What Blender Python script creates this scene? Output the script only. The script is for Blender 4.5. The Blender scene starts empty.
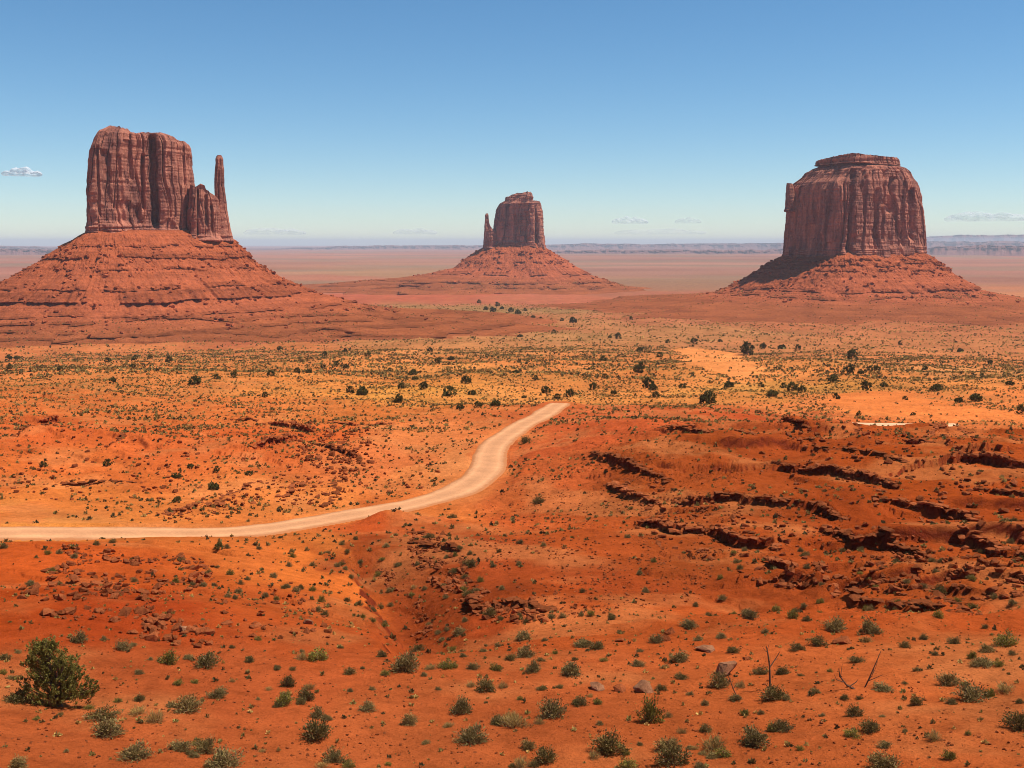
import bpy, bmesh, math, random
import numpy as np
from mathutils import Vector

SC = bpy.context.scene
COL = SC.collection
R = math.radians
rng = np.random.default_rng(7)
random.seed(7)

# ------------------------------------------------------------------ camera, light, exposure
FPX = 1098.0                      # focal length in pixels of a 1024 wide frame
ZC = 150.0                        # eye height, the valley floor lies near z = 10
PITCH = math.atan(141.0 / FPX)
cam = bpy.data.cameras.new("camera")
cam.sensor_width = 36.0
cam.lens = 36.0 * FPX / 1024.0
cam.clip_start = 0.5
cam.clip_end = 400000.0
cam_o = bpy.data.objects.new("camera", cam)
cam_o.location = (0, 0, ZC)
cam_o.rotation_euler = (R(90) - PITCH, 0, 0)
COL.objects.link(cam_o)
SC.camera = cam_o

SUN_AZ, SUN_EL = 93.0, 63.0       # azimuth clockwise from the view direction
world = bpy.data.worlds.new("World")
SC.world = world
world.use_nodes = True
wn = world.node_tree
sky = wn.nodes.new("ShaderNodeTexSky")
sky.sky_type = 'NISHITA'
sky.sun_disc = False
sky.sun_elevation = R(SUN_EL)
sky.sun_rotation = R(SUN_AZ)
sky.altitude = 1600.0
sky.air_density = 1.0
sky.dust_density = 0.0
sky.ozone_density = 4.0
bg = wn.nodes["Background"]
bg.inputs["Strength"].default_value = 0.083
hs = wn.nodes.new("ShaderNodeHueSaturation")
hs.inputs["Hue"].default_value = 0.494
hs.inputs["Saturation"].default_value = 1.18
wn.links.new(sky.outputs[0], hs.inputs["Color"])
wn.links.new(hs.outputs[0], bg.inputs["Color"])

sun = bpy.data.lights.new("sun", 'SUN')
sun.energy = 4.1
sun.angle = R(0.5)
sun.color = (1.0, 0.955, 0.88)
sun_o = bpy.data.objects.new("sun", sun)
SDIR = Vector((math.sin(R(SUN_AZ)) * math.cos(R(SUN_EL)), math.cos(R(SUN_AZ)) * math.cos(R(SUN_EL)), math.sin(R(SUN_EL))))
sun_o.rotation_euler = SDIR.to_track_quat('Z', 'Y').to_euler()
COL.objects.link(sun_o)

SC.view_settings.view_transform = 'Standard'
SC.view_settings.look = 'None'
SC.view_settings.exposure = 0.50
SC.view_settings.gamma = 1.0
SC.render.engine = 'CYCLES'
SC.cycles.max_bounces = 5
SC.cycles.diffuse_bounces = 3
SC.cycles.volume_bounces = 0
SC.cycles.transparent_max_bounces = 16
SC.cycles.use_denoising = True
SC.cycles.filter_width = 1.0
try:
    SC.cycles.denoiser = 'OPENIMAGEDENOISE'
except Exception:
    pass

# ------------------------------------------------------------------ noise
def _h(ix, iy, seed):
    n = (ix.astype(np.int64) * 374761393 + iy.astype(np.int64) * 668265263 + seed * 1442695041) & 0xFFFFFFFF
    n = ((n ^ (n >> 13)) * 1274126177) & 0xFFFFFFFF
    return n ^ (n >> 16)

def noise(x, y, seed=0):
    x = np.asarray(x, float); y = np.asarray(y, float)
    ix = np.floor(x); iy = np.floor(y)
    fx = x - ix; fy = y - iy
    ux = fx * fx * fx * (fx * (fx * 6 - 15) + 10); uy = fy * fy * fy * (fy * (fy * 6 - 15) + 10)
    def g(jx, jy):
        a = _h(ix + jx, iy + jy, seed).astype(float) * (2 * math.pi / 4294967296.0)
        return np.cos(a) * (fx - jx) + np.sin(a) * (fy - jy)
    a = g(0, 0); b = g(1, 0); c = g(0, 1); d = g(1, 1)
    return 1.5 * (a + (b - a) * ux + ((c + (d - c) * ux) - (a + (b - a) * ux)) * uy)

def fbm(x, y, o=4, seed=0, gain=0.5):
    s = 0.0; a = 1.0
    for k in range(o):
        s = s + a * noise(x * 2.03 ** k, y * 2.03 ** k, seed + 17 * k); a *= gain
    return s

def sstep(a, b, x):
    t = np.clip((x - a) / (b - a), 0, 1)
    return t * t * (3 - 2 * t)

# ------------------------------------------------------------------ mesh and object helpers
def s2l(c):
    return tuple((v / 255 / 12.92) if v <= 10 else ((v / 255 + 0.055) / 1.055) ** 2.4 for v in c)

def mesh_np(name, V, F, smooth=False, cols=None):
    V = np.ascontiguousarray(V, np.float32); F = np.ascontiguousarray(F, np.int32)
    me = bpy.data.meshes.new(name)
    m, k = F.shape
    me.vertices.add(len(V)); me.vertices.foreach_set("co", V.ravel())
    me.loops.add(m * k); me.loops.foreach_set("vertex_index", F.ravel())
    me.polygons.add(m); me.polygons.foreach_set("loop_start", np.arange(0, m * k, k, dtype=np.int32))
    me.polygons.foreach_set("use_smooth", np.full(m, smooth))
    me.update(calc_edges=True)
    if cols is not None:
        at = me.color_attributes.new("Col", 'FLOAT_COLOR', 'POINT')
        c = np.ones((len(V), 4), np.float32); c[:, :cols.shape[1]] = cols
        at.data.foreach_set("color", c.ravel())
    return me

def obj(name, me, mat, parent=None):
    o = bpy.data.objects.new(name, me)
    COL.objects.link(o)
    if mat is not None and len(me.materials) == 0:
        me.materials.append(mat)
    if parent is not None:
        o.parent = parent
    return o

def tag(o, label=None, cat=None, group=None, kind=None):
    if label: o["label"] = label
    if cat: o["category"] = cat
    if group: o["group"] = group
    if kind: o["kind"] = kind
    return o

def empty(name, loc=(0, 0, 0), rz=0.0):
    o = bpy.data.objects.new(name, None)
    o.location = loc; o.rotation_euler = (0, 0, rz); o.empty_display_size = 0.3
    COL.objects.link(o)
    return o

def grid_faces(nu, nv, wrap=False):
    # nu points round (fast), nv rows
    i = np.arange(nu if wrap else nu - 1); j = np.arange(nv - 1)
    I, J = np.meshgrid(i, j)
    I = I.ravel(); J = J.ravel(); I2 = (I + 1) % nu
    return np.stack([J * nu + I, J * nu + I2, (J + 1) * nu + I2, (J + 1) * nu + I], 1)

# ------------------------------------------------------------------ the view rays (used once, to survey the land)
CP, SP = math.cos(PITCH), math.sin(PITCH)
def ray(px, py):
    u = (np.asarray(px, float) - 512) / FPX; v = (np.asarray(py, float) - 384) / FPX
    dx = u; dy = CP - v * SP; dz = -SP - v * CP
    hz = np.hypot(dx, dy)
    return np.arctan2(dx, dy), dz / hz            # azimuth, slope per metre

def to_px(x, y, z):
    zz = np.asarray(z) - ZC
    d = y * CP - zz * SP
    return 512 + FPX * x / d, 384 - FPX * (y * SP + zz * CP) / d

# ------------------------------------------------------------------ terrain survey: distance -> picture row, by column
FAR = [(700, -73), (1000, -95), (1400, -112), (2000, -122), (3000, -135), (4500, -141), (9000, -146), (20000, -149), (90000, -152)]
NEAR = [(0.5, -9), (10, -12.5), (25, -16.5)]
L0 = [(38, 790), (50, 705), (62, 650), (78, 606), (98, 564), (110, 545), (120, 540), (129, 531), (150, 507), (200, 463), (260, 426), (330, 402), (480, 377)]
COLS = [
    (-200, L0), (60, L0),
    (220, [(38, 790), (50, 705), (62, 650), (78, 608), (98, 570), (115, 547), (130, 531), (150, 508), (200, 463), (260, 426), (330, 402), (480, 377)]),
    (380, [(38, 790), (50, 705), (62, 652), (73, 631), (86, 614), (102, 588), (125, 545), (140, 524), (150, 514), (170, 490), (200, 463), (260, 426), (330, 402), (480, 377)]),
    (500, [(38, 790), (50, 705), (62, 655), (75, 631), (90, 603), (110, 570), (135, 530), (165, 490), (195, 459), (240, 432), (300, 404), (330, 408), (360, 404), (400, 394), (480, 378)]),
    (620, [(38, 790), (50, 705), (62, 655), (75, 630), (90, 600), (110, 565), (135, 525), (160, 485), (190, 450), (215, 430), (250, 416), (300, 405), (330, 408), (360, 402), (400, 392), (480, 378)]),
    (760, [(38, 790), (50, 705), (62, 652), (73, 626), (80, 613), (88, 608), (97, 592), (112, 560), (130, 526), (150, 490), (170, 460), (190, 436), (203, 424), (240, 426), (300, 410), (400, 391), (480, 378)]),
    (900, [(38, 790), (50, 705), (62, 652), (73, 622), (82, 607), (95, 588), (110, 560), (130, 524), (150, 488), (170, 460), (190, 440), (205, 431), (240, 437), (300, 416), (400, 393), (480, 379)]),
    (1024, [(38, 790), (50, 705), (62, 650), (75, 618), (90, 585), (110, 550), (130, 516), (150, 484), (175, 454), (195, 438), (210, 433), (240, 438), (300, 417), (400, 394), (480, 379)]),
    (1240, [(38, 790), (50, 705), (62, 650), (75, 618), (90, 585), (110, 550), (130, 516), (150, 484), (175, 454), (195, 438), (210, 433), (240, 438), (300, 417), (400, 394), (480, 379)]),
]
LR = np.linspace(math.log(0.5), math.log(90000), 1500)
def _pchip(xs, ys, x):
    xs = np.array(xs); ys = np.array(ys)
    h = np.diff(xs); d = np.diff(ys) / h
    m = np.zeros(len(xs)); m[0] = d[0]; m[-1] = d[-1]
    for i in range(1, len(xs) - 1):
        m[i] = (d[i - 1] * h[i] + d[i] * h[i - 1]) / (h[i] + h[i - 1])
        if d[i - 1] * d[i] < 0: m[i] *= 0.4
    k = np.clip(np.searchsorted(xs, x) - 1, 0, len(h) - 1)
    t = (x - xs[k]) / h[k]
    return ((1 + 2 * t) * (1 - t) ** 2 * ys[k] + t * (1 - t) ** 2 * h[k] * m[k] + t * t * (3 - 2 * t) * ys[k + 1] + t * t * (t - 1) * h[k] * m[k + 1])
ca, cz = [], []
for px, lst in COLS:
    a = float(ray(px, 520)[0])
    pts = [(r, z) for r, z in NEAR] + [(r, float(ray(px, row)[1]) * r) for r, row in lst] + FAR
    ca.append(a); cz.append(_pchip([math.log(p[0]) for p in pts], [p[1] for p in pts], LR))
ca = np.array(ca); cz = np.array(cz)
AZT = np.linspace(ca[0], ca[-1], 241)
TAB = np.zeros((241, len(LR)))
for j in range(len(LR)):
    TAB[:, j] = np.interp(AZT, ca, cz[:, j])
ker = np.exp(-np.linspace(-2, 2, 25) ** 2); ker /= ker.sum()
P = np.pad(TAB, ((12, 12), (0, 0)), mode='edge')
TAB = sum(ker[i] * P[i:i + 241] for i in range(25))

def base_z(a, r):
    fa = np.clip((a - AZT[0]) / (AZT[1] - AZT[0]), 0, 239.999)
    fr = np.clip((np.log(np.maximum(r, 0.5)) - LR[0]) / (LR[1] - LR[0]), 0, len(LR) - 1.001)
    ia = fa.astype(int); ir = fr.astype(int); fa = fa - ia; fr = fr - ir
    return (TAB[ia, ir] * (1 - fa) * (1 - fr) + TAB[ia + 1, ir] * fa * (1 - fr) + TAB[ia, ir + 1] * (1 - fa) * fr + TAB[ia + 1, ir + 1] * fa * fr)

RS = np.exp(np.linspace(math.log(30), math.log(60000), 6000))
def p2w_with(zf, px, py):
    """the ground point seen at a picture position -> x, y"""
    a, s = ray(px, py)
    a = float(a); s = float(s)
    zr = s * RS; zt = zf(np.full_like(RS, a), RS)
    below = np.nonzero(zr <= zt)[0]
    k = below[0] if len(below) else len(RS) - 1
    r = RS[k]
    if 0 < k:
        d0 = zr[k - 1] - zt[k - 1]; d1 = zr[k] - zt[k]
        if d0 > 0 > d1: r = RS[k - 1] + (RS[k] - RS[k - 1]) * d0 / (d0 - d1)
    return r * math.sin(a), r * math.cos(a)
def p2w0(px, py):
    return p2w_with(base_z, px, py)

# road centre line, as picture points on the ground
ROAD_PX = [(-330, 533), (-150, 533), (0, 533), (98, 533), (195, 532.5), (273, 528), (352, 515.5), (418, 503), (465, 487), (487, 467), (491, 452), (500, 440), (523, 425), (545, 413), (560, 404.5)]
def smooth_path(pts, step, closed=False):
    pts = [np.array(p, float) for p in pts]
    out = []
    for i in range(len(pts) - 1):
        p0 = pts[max(i - 1, 0)]; p1 = pts[i]; p2 = pts[i + 1]; p3 = pts[min(i + 2, len(pts) - 1)]
        n = max(2, int(np.linalg.norm(p2 - p1) / step))
        for t in np.linspace(0, 1, n, endpoint=False):
            out.append(0.5 * ((2 * p1) + (p2 - p0) * t + (2 * p0 - 5 * p1 + 4 * p2 - p3) * t * t + (3 * p1 - p0 - 3 * p2 + p3) * t ** 3))
    out.append(pts[-1])
    return np.array(out)
rp = [p2w0(*p) for p in ROAD_PX]
ROAD = smooth_path(rp, 1.0)
rp2 = [p2w0(*p) for p in [(852, 425.8), (868, 426.8), (890, 427.6), (915, 428), (940, 427.6), (958, 427)]]
SIDE = smooth_path(rp2, 2.0)
ROADW, SIDEW = 3.3, 2.6

def dist_path(x, y, path):
    """distance to a polyline, and the index of its nearest point"""
    best = np.full(x.shape, 1e9); idx = np.zeros(x.shape, int)
    for i in range(len(path)):
        d = (x - path[i, 0]) ** 2 + (y - path[i, 1]) ** 2
        m = d < best
        best[m] = d[m]; idx[m] = i
    return np.sqrt(best), idx
def road_z(path):
    r = np.hypot(path[:, 0], path[:, 1]); z = base_z(np.arctan2(path[:, 0], path[:, 1]), r)
    for _ in range(8):
        z = np.convolve(np.pad(z, 4, mode='edge'), np.ones(9) / 9, 'valid')
    return z
ROADZ = road_z(ROAD); SIDEZ = road_z(SIDE) + 0.6

# ledges: picture polylines, height (m); the far side stands higher
LEDGES = [
    ([(657, 432.5), (683, 435), (710, 441), (757, 445)], 1.0, 14), ([(772, 426), (796, 433), (808, 437), (822, 452)], 1.3, 10),
    ([(843, 430), (866, 441), (878, 455), (894, 456)], 1.7, 10), ([(905, 446), (944, 453), (960, 464.5), (991, 467), (1024, 470), (1060, 474)], 1.9, 14),
    ([(770, 476), (800, 479), (843, 480), (874, 490), (901, 498)], 1.4, 12), ([(677, 511), (710, 506), (741, 507), (768, 515), (811, 518), (851, 526)], 1.5, 12),
    ([(590, 462), (624, 476), (647, 486), (663, 493)], 1.1, 10), ([(604, 488), (624, 499), (642, 504), (653, 511)], 1.0, 8),
    ([(641, 533), (683, 544.5), (714, 542), (733, 550), (780, 555)], 1.3, 12), ([(893, 513), (929, 516), (956, 515), (975, 521)], 1.3, 10),
    ([(827, 541), (858, 551), (882, 548), (917, 556)], 1.3, 9), ([(772, 566), (796, 576), (815, 582), (835, 594)], 1.2, 9),
    ([(882, 574), (913, 589), (952, 601), (970, 614)], 1.3, 9), ([(968, 543), (999, 551), (1024, 555), (1060, 560)], 1.2, 9),
    ([(930, 437), (945, 431), (966, 434)], 1.8, 6), ([(985, 490), (1010, 496), (1050, 500)], 1.0, 8),
    ([(404, 536), (431, 535)], 0.7, 4), ([(415, 552), (438, 559), (451, 565)], 0.9, 5), ([(462, 596), (485, 604), (512, 603), (541, 612)], 0.9, 5),
    ([(378, 619), (393, 622), (406, 629), (410, 640)], 0.8, 4),
    ([(258, 458), (275, 455), (293, 448)], 2.2, 8), ([(266, 425), (289, 427), (316, 436)], 2.0, 10), ([(232, 420), (256, 420.5)], 1.4, 8),
    ([(23, 442), (40, 437), (55, 430)], 2.2, 8), ([(42, 421), (58, 420)], 2.4, 6), ([(109, 450), (122, 444)], 1.6, 5),
    ([(165, 516), (195, 509), (219, 503.5), (250, 485)], 0.9, 5), ([(281, 497), (305, 484)], 0.9, 5), ([(312, 452), (340, 457), (367, 465)], 1.2, 6),
    ([(322, 504), (335, 492), (345, 480)], 0.8, 4), ([(330, 427), (360, 428), (392, 430)], 1.2, 8), ([(60, 482), (95, 484), (140, 482)], 0.5, 6),
]
LEDGES = [(pl, h * (0.95 if pl[0][0] > 560 else 0.9), dec * 1.25) for pl, h, dec in LEDGES] + [
    ([(800, 447), (850, 462), (905, 475)], 0.6, 8), ([(850, 597), (900, 604), (950, 611)], 0.5, 6)]
LED = []
for pl, h, dec in LEDGES:
    w = np.array([p2w0(*p) for p in pl])
    L = sum(np.linalg.norm(w[i + 1] - w[i]) for i in range(len(w) - 1))
    LED.append((w, h, dec, L))

def seg_info(x, y, w):
    """signed distance to polyline w (positive on the far side), along-length"""
    best = np.full(x.shape, 1e9); sd = np.zeros(x.shape); al = np.zeros(x.shape); acc = 0.0
    for i in range(len(w) - 1):
        p, q = w[i], w[i + 1]
        e = q - p; L = np.linalg.norm(e); e = e / L
        rx, ry = x - p[0], y - p[1]
        t = rx * e[0] + ry * e[1]
        tc = np.clip(t, 0, L)
        d = np.hypot(rx - tc * e[0], ry - tc * e[1])
        n = np.array((-e[1], e[0]))
        if n[1] < 0: n = -n
        s = rx * n[0] + ry * n[1]
        m = d < best
        best[m] = d[m]; sd[m] = np.where(s[m] >= 0, d[m], -d[m]); al[m] = acc + t[m]
        acc += L
    return sd, al

# hummocks and hollows: picture point, radius across, radius along, height
BUMPS = [((377, 521), 7, 5, 1.8), ((90, 553), 14, 7, 0.8), ((560, 560), 22, 16, 1.4), ((655, 470), 12, 22, 1.2), ((690, 455), 16, 14, 1.6), ((630, 425), 12, 18, 1.0),
         ((820, 505), 14, 8, 1.2), ((900, 540), 14, 8, 1.0), ((700, 530), 12, 9, 0.9), ((980, 430), 18, 14, 1.2), ((440, 625), 9, 5, -0.9), ((405, 606), 3.5, 10, -1.2),
         ((850, 606), 14, 5, -1.0), ((760, 600), 9, 6, -0.8), ((160, 620), 12, 8, 0.9), ((60, 600), 8, 7, 0.7), ((300, 600), 9, 6, 0.4), ((270, 455), 20, 16, 1.6),
         ((120, 440), 25, 16, 1.5), ((380, 440), 24, 16, 1.5), ((720, 360), 30, 45, 1.0), ((470, 390), 30, 25, 2.0)]
BW = [(np.array(p2w0(*b[0])),) + b[1:] for b in BUMPS]
GULLY = smooth_path([p2w0(*p) for p in [(345, 556), (362, 572), (380, 590), (398, 609), (408, 628), (414, 645), (436, 655)]], 0.5)

def rough_mask(x, y, r):
    return sstep(-0.15, 0.45, noise(x / 70, y / 70, 91) + 0.4 * noise(x / 25, y / 25, 92))

def height(x, y):
    sh = x.shape
    x = x.ravel().astype(float); y = y.ravel().astype(float)
    r = np.maximum(np.hypot(x, y), 0.5); a = np.arctan2(x, y)
    z = base_z(a, r)
    # broad relief grows with distance
    k1 = sstep(45, 110, r)
    z = z + 0.55 * k1 * fbm(x / 34, y / 34, 3, 11) * (1 - 0.6 * sstep(300, 500, r))
    z = z + 3.2 * sstep(240, 480, r) * fbm(x / 130, y / 130, 4, 21) * (1 - 0.4 * sstep(1500, 2500, r))
    z = z + 7.0 * sstep(1500, 4000, r) * fbm(x / 1700, y / 1700, 4, 31)
    n = r < 1200
    xn, yn, rn = x[n], y[n], r[n]
    rm = rough_mask(xn, yn, rn) * sstep(58, 85, rn)
    zn = z[n]
    zn = zn + (0.13 + 0.40 * rm) * fbm(xn / 7.5, yn / 7.5, 3, 41)
    zn = zn + (0.045 + 0.12 * rm) * fbm(xn / 1.6, yn / 1.6, 3, 51)
    zn = zn + 0.06 * (1 - sstep(60, 80, rn)) * fbm(xn / 3.0, yn / 3.0, 2, 55)
    # tilted rock beds break the rough ground into small scarps that face the eye
    wx = xn + 3.5 * fbm(xn / 14, yn / 14, 3, 61); wy = yn + 3.5 * fbm(xn / 14, yn / 14, 3, 62)
    px_, py_ = to_px(xn, np.maximum(yn, 1.0), zn + ZC)
    ridge = sstep(540, 640, px_) * sstep(78, 92, rn) * (1 - sstep(215, 235, rn))
    left = (1 - sstep(380, 470, px_)) * sstep(160, 210, rn) * (1 - sstep(420, 560, rn))
    left2 = (1 - sstep(420, 520, px_)) * sstep(74, 84, rn) * (1 - sstep(105, 120, rn))
    for per, amp, ms in ((17.0, 1.25, 71), (7.3, 0.62, 72)):
        b = (wy * 0.8 + wx * 0.42) / per
        f = b - np.floor(b)
        cell = noise(np.floor(b) * 3.7 + 0.5, (wx * 0.8 - wy * 0.42) / (per * 1.6), ms)
        saw = np.where(f < 0.06, f / 0.06, (1 - (f - 0.06) / 0.94) ** 1.3) - 0.45
        gate = sstep(0.0, 0.4, cell)
        zn = zn + amp * saw * gate * np.clip(ridge + 0.9 * left + 0.7 * left2, 0, 1)
    for (c, ru, rv, h) in BW:
        dirn = c / np.linalg.norm(c)
        u = (xn - c[0]) * dirn[1] - (yn - c[1]) * dirn[0]; v = (xn - c[0]) * dirn[0] + (yn - c[1]) * dirn[1]
        q = (u / ru) ** 2 + (v / rv) ** 2
        m = q < 9
        zn[m] += h * np.exp(-q[m])
    # gully: sharp left bank
    lo = GULLY.min(0) - 12; hi = GULLY.max(0) + 12
    m = (xn > lo[0]) & (xn < hi[0]) & (yn > lo[1]) & (yn < hi[1])
    if m.any():
        gx = xn[m] + 0.7 * fbm(xn[m] / 3, yn[m] / 3, 2, 66); gy = yn[m] + 0.7 * fbm(xn[m] / 3, yn[m] / 3, 2, 67)
        d, idx = dist_path(gx, gy, GULLY)
        tx = np.gradient(GULLY[:, 0]); ty = np.gradient(GULLY[:, 1])
        side = (gx - GULLY[idx, 0]) * ty[idx] - (gy - GULLY[idx, 1]) * tx[idx]
        right = np.where(side < 0, 1.0, 0.0)           # path runs towards the eye: its west bank is the picture's left
        dd = np.where(right > 0, d, -d)
        end = sstep(0, 10, idx.astype(float)) * (1 - sstep(len(GULLY) - 12, len(GULLY) - 1, idx.astype(float)))
        zn[m] -= end * 1.9 * np.where(dd > 0, np.exp(-(dd / 6.0) ** 2), np.clip(1 + dd / 2.4, 0, 1))
    # named ledges
    for k, (w, h, dec, L) in enumerate(LED):
        lo = w.min(0) - dec * 3; hi = w.max(0) + dec * 3
        m = (xn > lo[0]) & (xn < hi[0]) & (yn > lo[1]) & (yn < hi[1])
        if not m.any(): continue
        qx = xn[m] + 1.3 * fbm(xn[m] / 5.5, yn[m] / 5.5, 3, 81) + 0.3 * noise(xn[m] / 0.9, yn[m] / 0.9, 84); qy = yn[m] + 1.3 * fbm(xn[m] / 5.5, yn[m] / 5.5, 3, 82) + 0.3 * noise(xn[m] / 0.9, yn[m] / 0.9, 85)
        sd, al = seg_info(qx, qy, w)
        taper = sstep(-0.3 * dec, 0.2 * L, al) * (1 - sstep(L - 0.2 * L, L + 0.3 * dec, al)) * np.where((al < -dec * 2) | (al > L + dec * 2), 0, 1)
        hh = h * np.clip(0.85 + 0.5 * fbm(al / 7, al * 0 + k, 3, 83), 0.2, 1.2)
        up = np.clip((sd + 0.25) / 0.5, 0, 1) * np.exp(-np.maximum(sd, 0) / dec)
        lowr = -0.25 * np.exp(np.minimum(sd, 0) / 1.5) * (sd < 0.25)
        zn[m] += taper * hh * (up * 0.85 + lowr)
    # roads are graded into the land
    for path, pz, wd in ((ROAD, ROADZ, ROADW), (SIDE, SIDEZ, SIDEW)):
        lo = path.min(0) - 14; hi = path.max(0) + 14
        m = np.nonzero((xn > lo[0]) & (xn < hi[0]) & (yn > lo[1]) & (yn < hi[1]))[0]
        for ch in np.array_split(m, max(1, len(m) // 60000)):
            if not len(ch): continue
            d, idx = dist_path(xn[ch], yn[ch], path)
            w_ = 1 - sstep(wd + 0.3, wd + 4.5, d)
            zn[ch] = zn[ch] * (1 - w_) + (pz[idx] - 0.10 * (d < wd + 0.2)) * w_
    z[n] = zn
    return (z + ZC).reshape(sh)

# ------------------------------------------------------------------ ground sheet
def radii():
    r = [0.5, 6, 14, 22, 28]
    x = 31.0
    while x < 65000:
        r.append(x)
        if x < 42: q = 1.006
        elif x < 300: q = 1.0033
        elif x < 1000: q = 1.0075
        elif x < 5000: q = 1.012
        else: q = 1.03
        x *= q
    return np.array(r)
RAD = radii()
AZ = np.concatenate([np.radians(np.linspace(-180, -40, 29)[:-1]), np.radians(np.linspace(-40, -29, 80)[:-1]), np.radians(np.linspace(-29, 29, 1080)), np.radians(np.linspace(29, 40, 80)[1:]), np.radians(np.linspace(40, 180, 29)[1:-1])])
AA, RR = np.meshgrid(AZ, RAD)
GX = RR * np.sin(AA); GY = RR * np.cos(AA)
GZ = height(GX, GY)
NA, NR = len(AZ), len(RAD)
_fa = np.arange(NA)
LRAD = np.log(RAD)
def ground(x, y):
    """height of the built ground sheet"""
    x = np.asarray(x, float); y = np.asarray(y, float)
    a = np.arctan2(x, y); r = np.maximum(np.hypot(x, y), 0.5)
    fa = np.clip(np.interp(a, AZ, _fa), 0, NA - 1.001); fr = np.clip(np.interp(np.log(r), LRAD, np.arange(NR)), 0, NR - 1.001)
    ia = fa.astype(int); ir = fr.astype(int); fa = fa - ia; fr = fr - ir
    return GZ[ir, ia] * (1 - fa) * (1 - fr) + GZ[ir, ia + 1] * fa * (1 - fr) + GZ[ir + 1, ia] * (1 - fa) * fr + GZ[ir + 1, ia + 1] * fa * fr
def p2w(px, py):
    return p2w_with(lambda a, r: ground(r * np.sin(a), r * np.cos(a)) - ZC, px, py)

# soil colours: what the dry ground itself looks like, place by place
SOIL = [
    (100, 745, 186, 85, 44), (400, 745, 188, 88, 46), (700, 745, 188, 87, 44), (980, 745, 186, 85, 42), (250, 680, 182, 81, 42), (500, 690, 184, 84, 43), (800, 690, 190, 88, 44), (960, 660, 196, 93, 47), (30, 700, 186, 85, 44),
    (60, 600, 182, 68, 26), (150, 620, 174, 63, 27), (230, 605, 188, 80, 36), (40, 565, 196, 80, 33), (120, 570, 190, 78, 33),
    (300, 570, 216, 105, 46), (345, 592, 212, 100, 43), (250, 560, 208, 100, 46), (320, 545, 214, 108, 50), (390, 635, 186, 78, 36),
    (385, 572, 150, 60, 28), (400, 590, 140, 56, 26), (420, 600, 144, 58, 27), (410, 560, 150, 60, 28), (440, 562, 146, 58, 28), (450, 592, 142, 57, 26), (376, 548, 160, 64, 30),
    (430, 585, 150, 60, 27), (470, 565, 172, 70, 33), (400, 525, 182, 73, 33), (470, 610, 168, 66, 30),
    (560, 545, 180, 76, 34), (600, 590, 168, 68, 31), (540, 600, 178, 72, 31), (520, 520, 186, 80, 38), (560, 480, 190, 84, 42), (620, 620, 186, 80, 36),
    (300, 508, 218, 115, 56), (100, 505, 218, 112, 53), (40, 518, 226, 128, 60), (200, 500, 214, 110, 54), (430, 475, 214, 115, 62), (440, 515, 208, 104, 50),
    (100, 470, 210, 98, 46), (200, 450, 205, 92, 45), (300, 440, 200, 86, 40), (380, 470, 210, 105, 57), (440, 440, 216, 114, 62), (30, 430, 200, 88, 42), (60, 405, 204, 98, 48), (220, 410, 204, 98, 48), (340, 415, 206, 104, 50),
    (50, 372, 210, 110, 60), (150, 382, 205, 110, 58), (250, 372, 206, 110, 56), (350, 382, 210, 114, 56), (420, 392, 216, 130, 60), (480, 372, 206, 120, 62), (500, 397, 220, 126, 63),
    (450, 352, 192, 112, 64), (560, 362, 206, 112, 60), (600, 390, 206, 116, 60), (640, 382, 206, 112, 58), (50, 352, 190, 100, 58), (250, 352, 190, 102, 58),
    (850, 405, 224, 116, 62), (950, 407, 222, 114, 60), (800, 372, 206, 114, 60), (900, 362, 198, 108, 62), (1000, 372, 206, 122, 71), (850, 342, 184, 104, 64), (950, 337, 178, 100, 62), (740, 385, 206, 126, 62), (700, 395, 206, 116, 58),
    (620, 415, 192, 86, 46), (590, 436, 190, 80, 41), (680, 418, 188, 80, 41), (750, 415, 180, 72, 36),
    (700, 470, 156, 66, 28), (800, 460, 160, 66, 28), (900, 480, 164, 67, 26), (1000, 445, 168, 70, 29), (1000, 520, 168, 68, 28), (850, 540, 160, 64, 26), (700, 560, 154, 67, 30), (780, 590, 158, 65, 28), (960, 580, 172, 74, 32), (650, 500, 162, 70, 31), (1000, 610, 190, 80, 36), (840, 612, 190, 80, 36),
    (400, 328, 172, 86, 58), (500, 312, 156, 104, 66), (600, 322, 176, 106, 66), (700, 317, 168, 92, 60), (650, 292, 158, 86, 64), (400, 297, 176, 82, 58), (300, 282, 164, 94, 72), (650, 272, 164, 106, 88), (950, 277, 162, 100, 82), (1000, 302, 176, 104, 70), (150, 300, 184, 90, 60), (0, 275, 160, 94, 76), (450, 275, 160, 108, 78), (800, 300, 176, 90, 62), (850, 316, 172, 92, 58), (950, 316, 174, 96, 60), (750, 312, 168, 90, 58), (560, 335, 172, 108, 66), (700, 332, 176, 106, 66), (420, 342, 178, 106, 64), (560, 302, 180, 92, 66), (300, 338, 176, 86, 56), (450, 332, 174, 88, 57), (500, 324, 172, 90, 58), (900, 326, 174, 92, 58), (800, 324, 174, 92, 58), (1010, 324, 174, 92, 58), (650, 318, 172, 92, 60),
]
def dry(r_, g_, b_):
    v = s2l((r_, g_, b_))
    return [v[0] / 1.09, v[1] / 0.97, v[2] / 1.06]
sp_a, sp_l, sp_c = [], [], []
for px, py, r_, g_, b_ in SOIL:
    x, y = p2w0(px, py)
    sp_a.append(math.atan2(x, y)); sp_l.append(math.log(math.hypot(x, y))); sp_c.append(dry(r_, g_, b_))
sp_a = np.array(sp_a); sp_l = np.array(sp_l); sp_c = np.array(sp_c)
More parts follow.
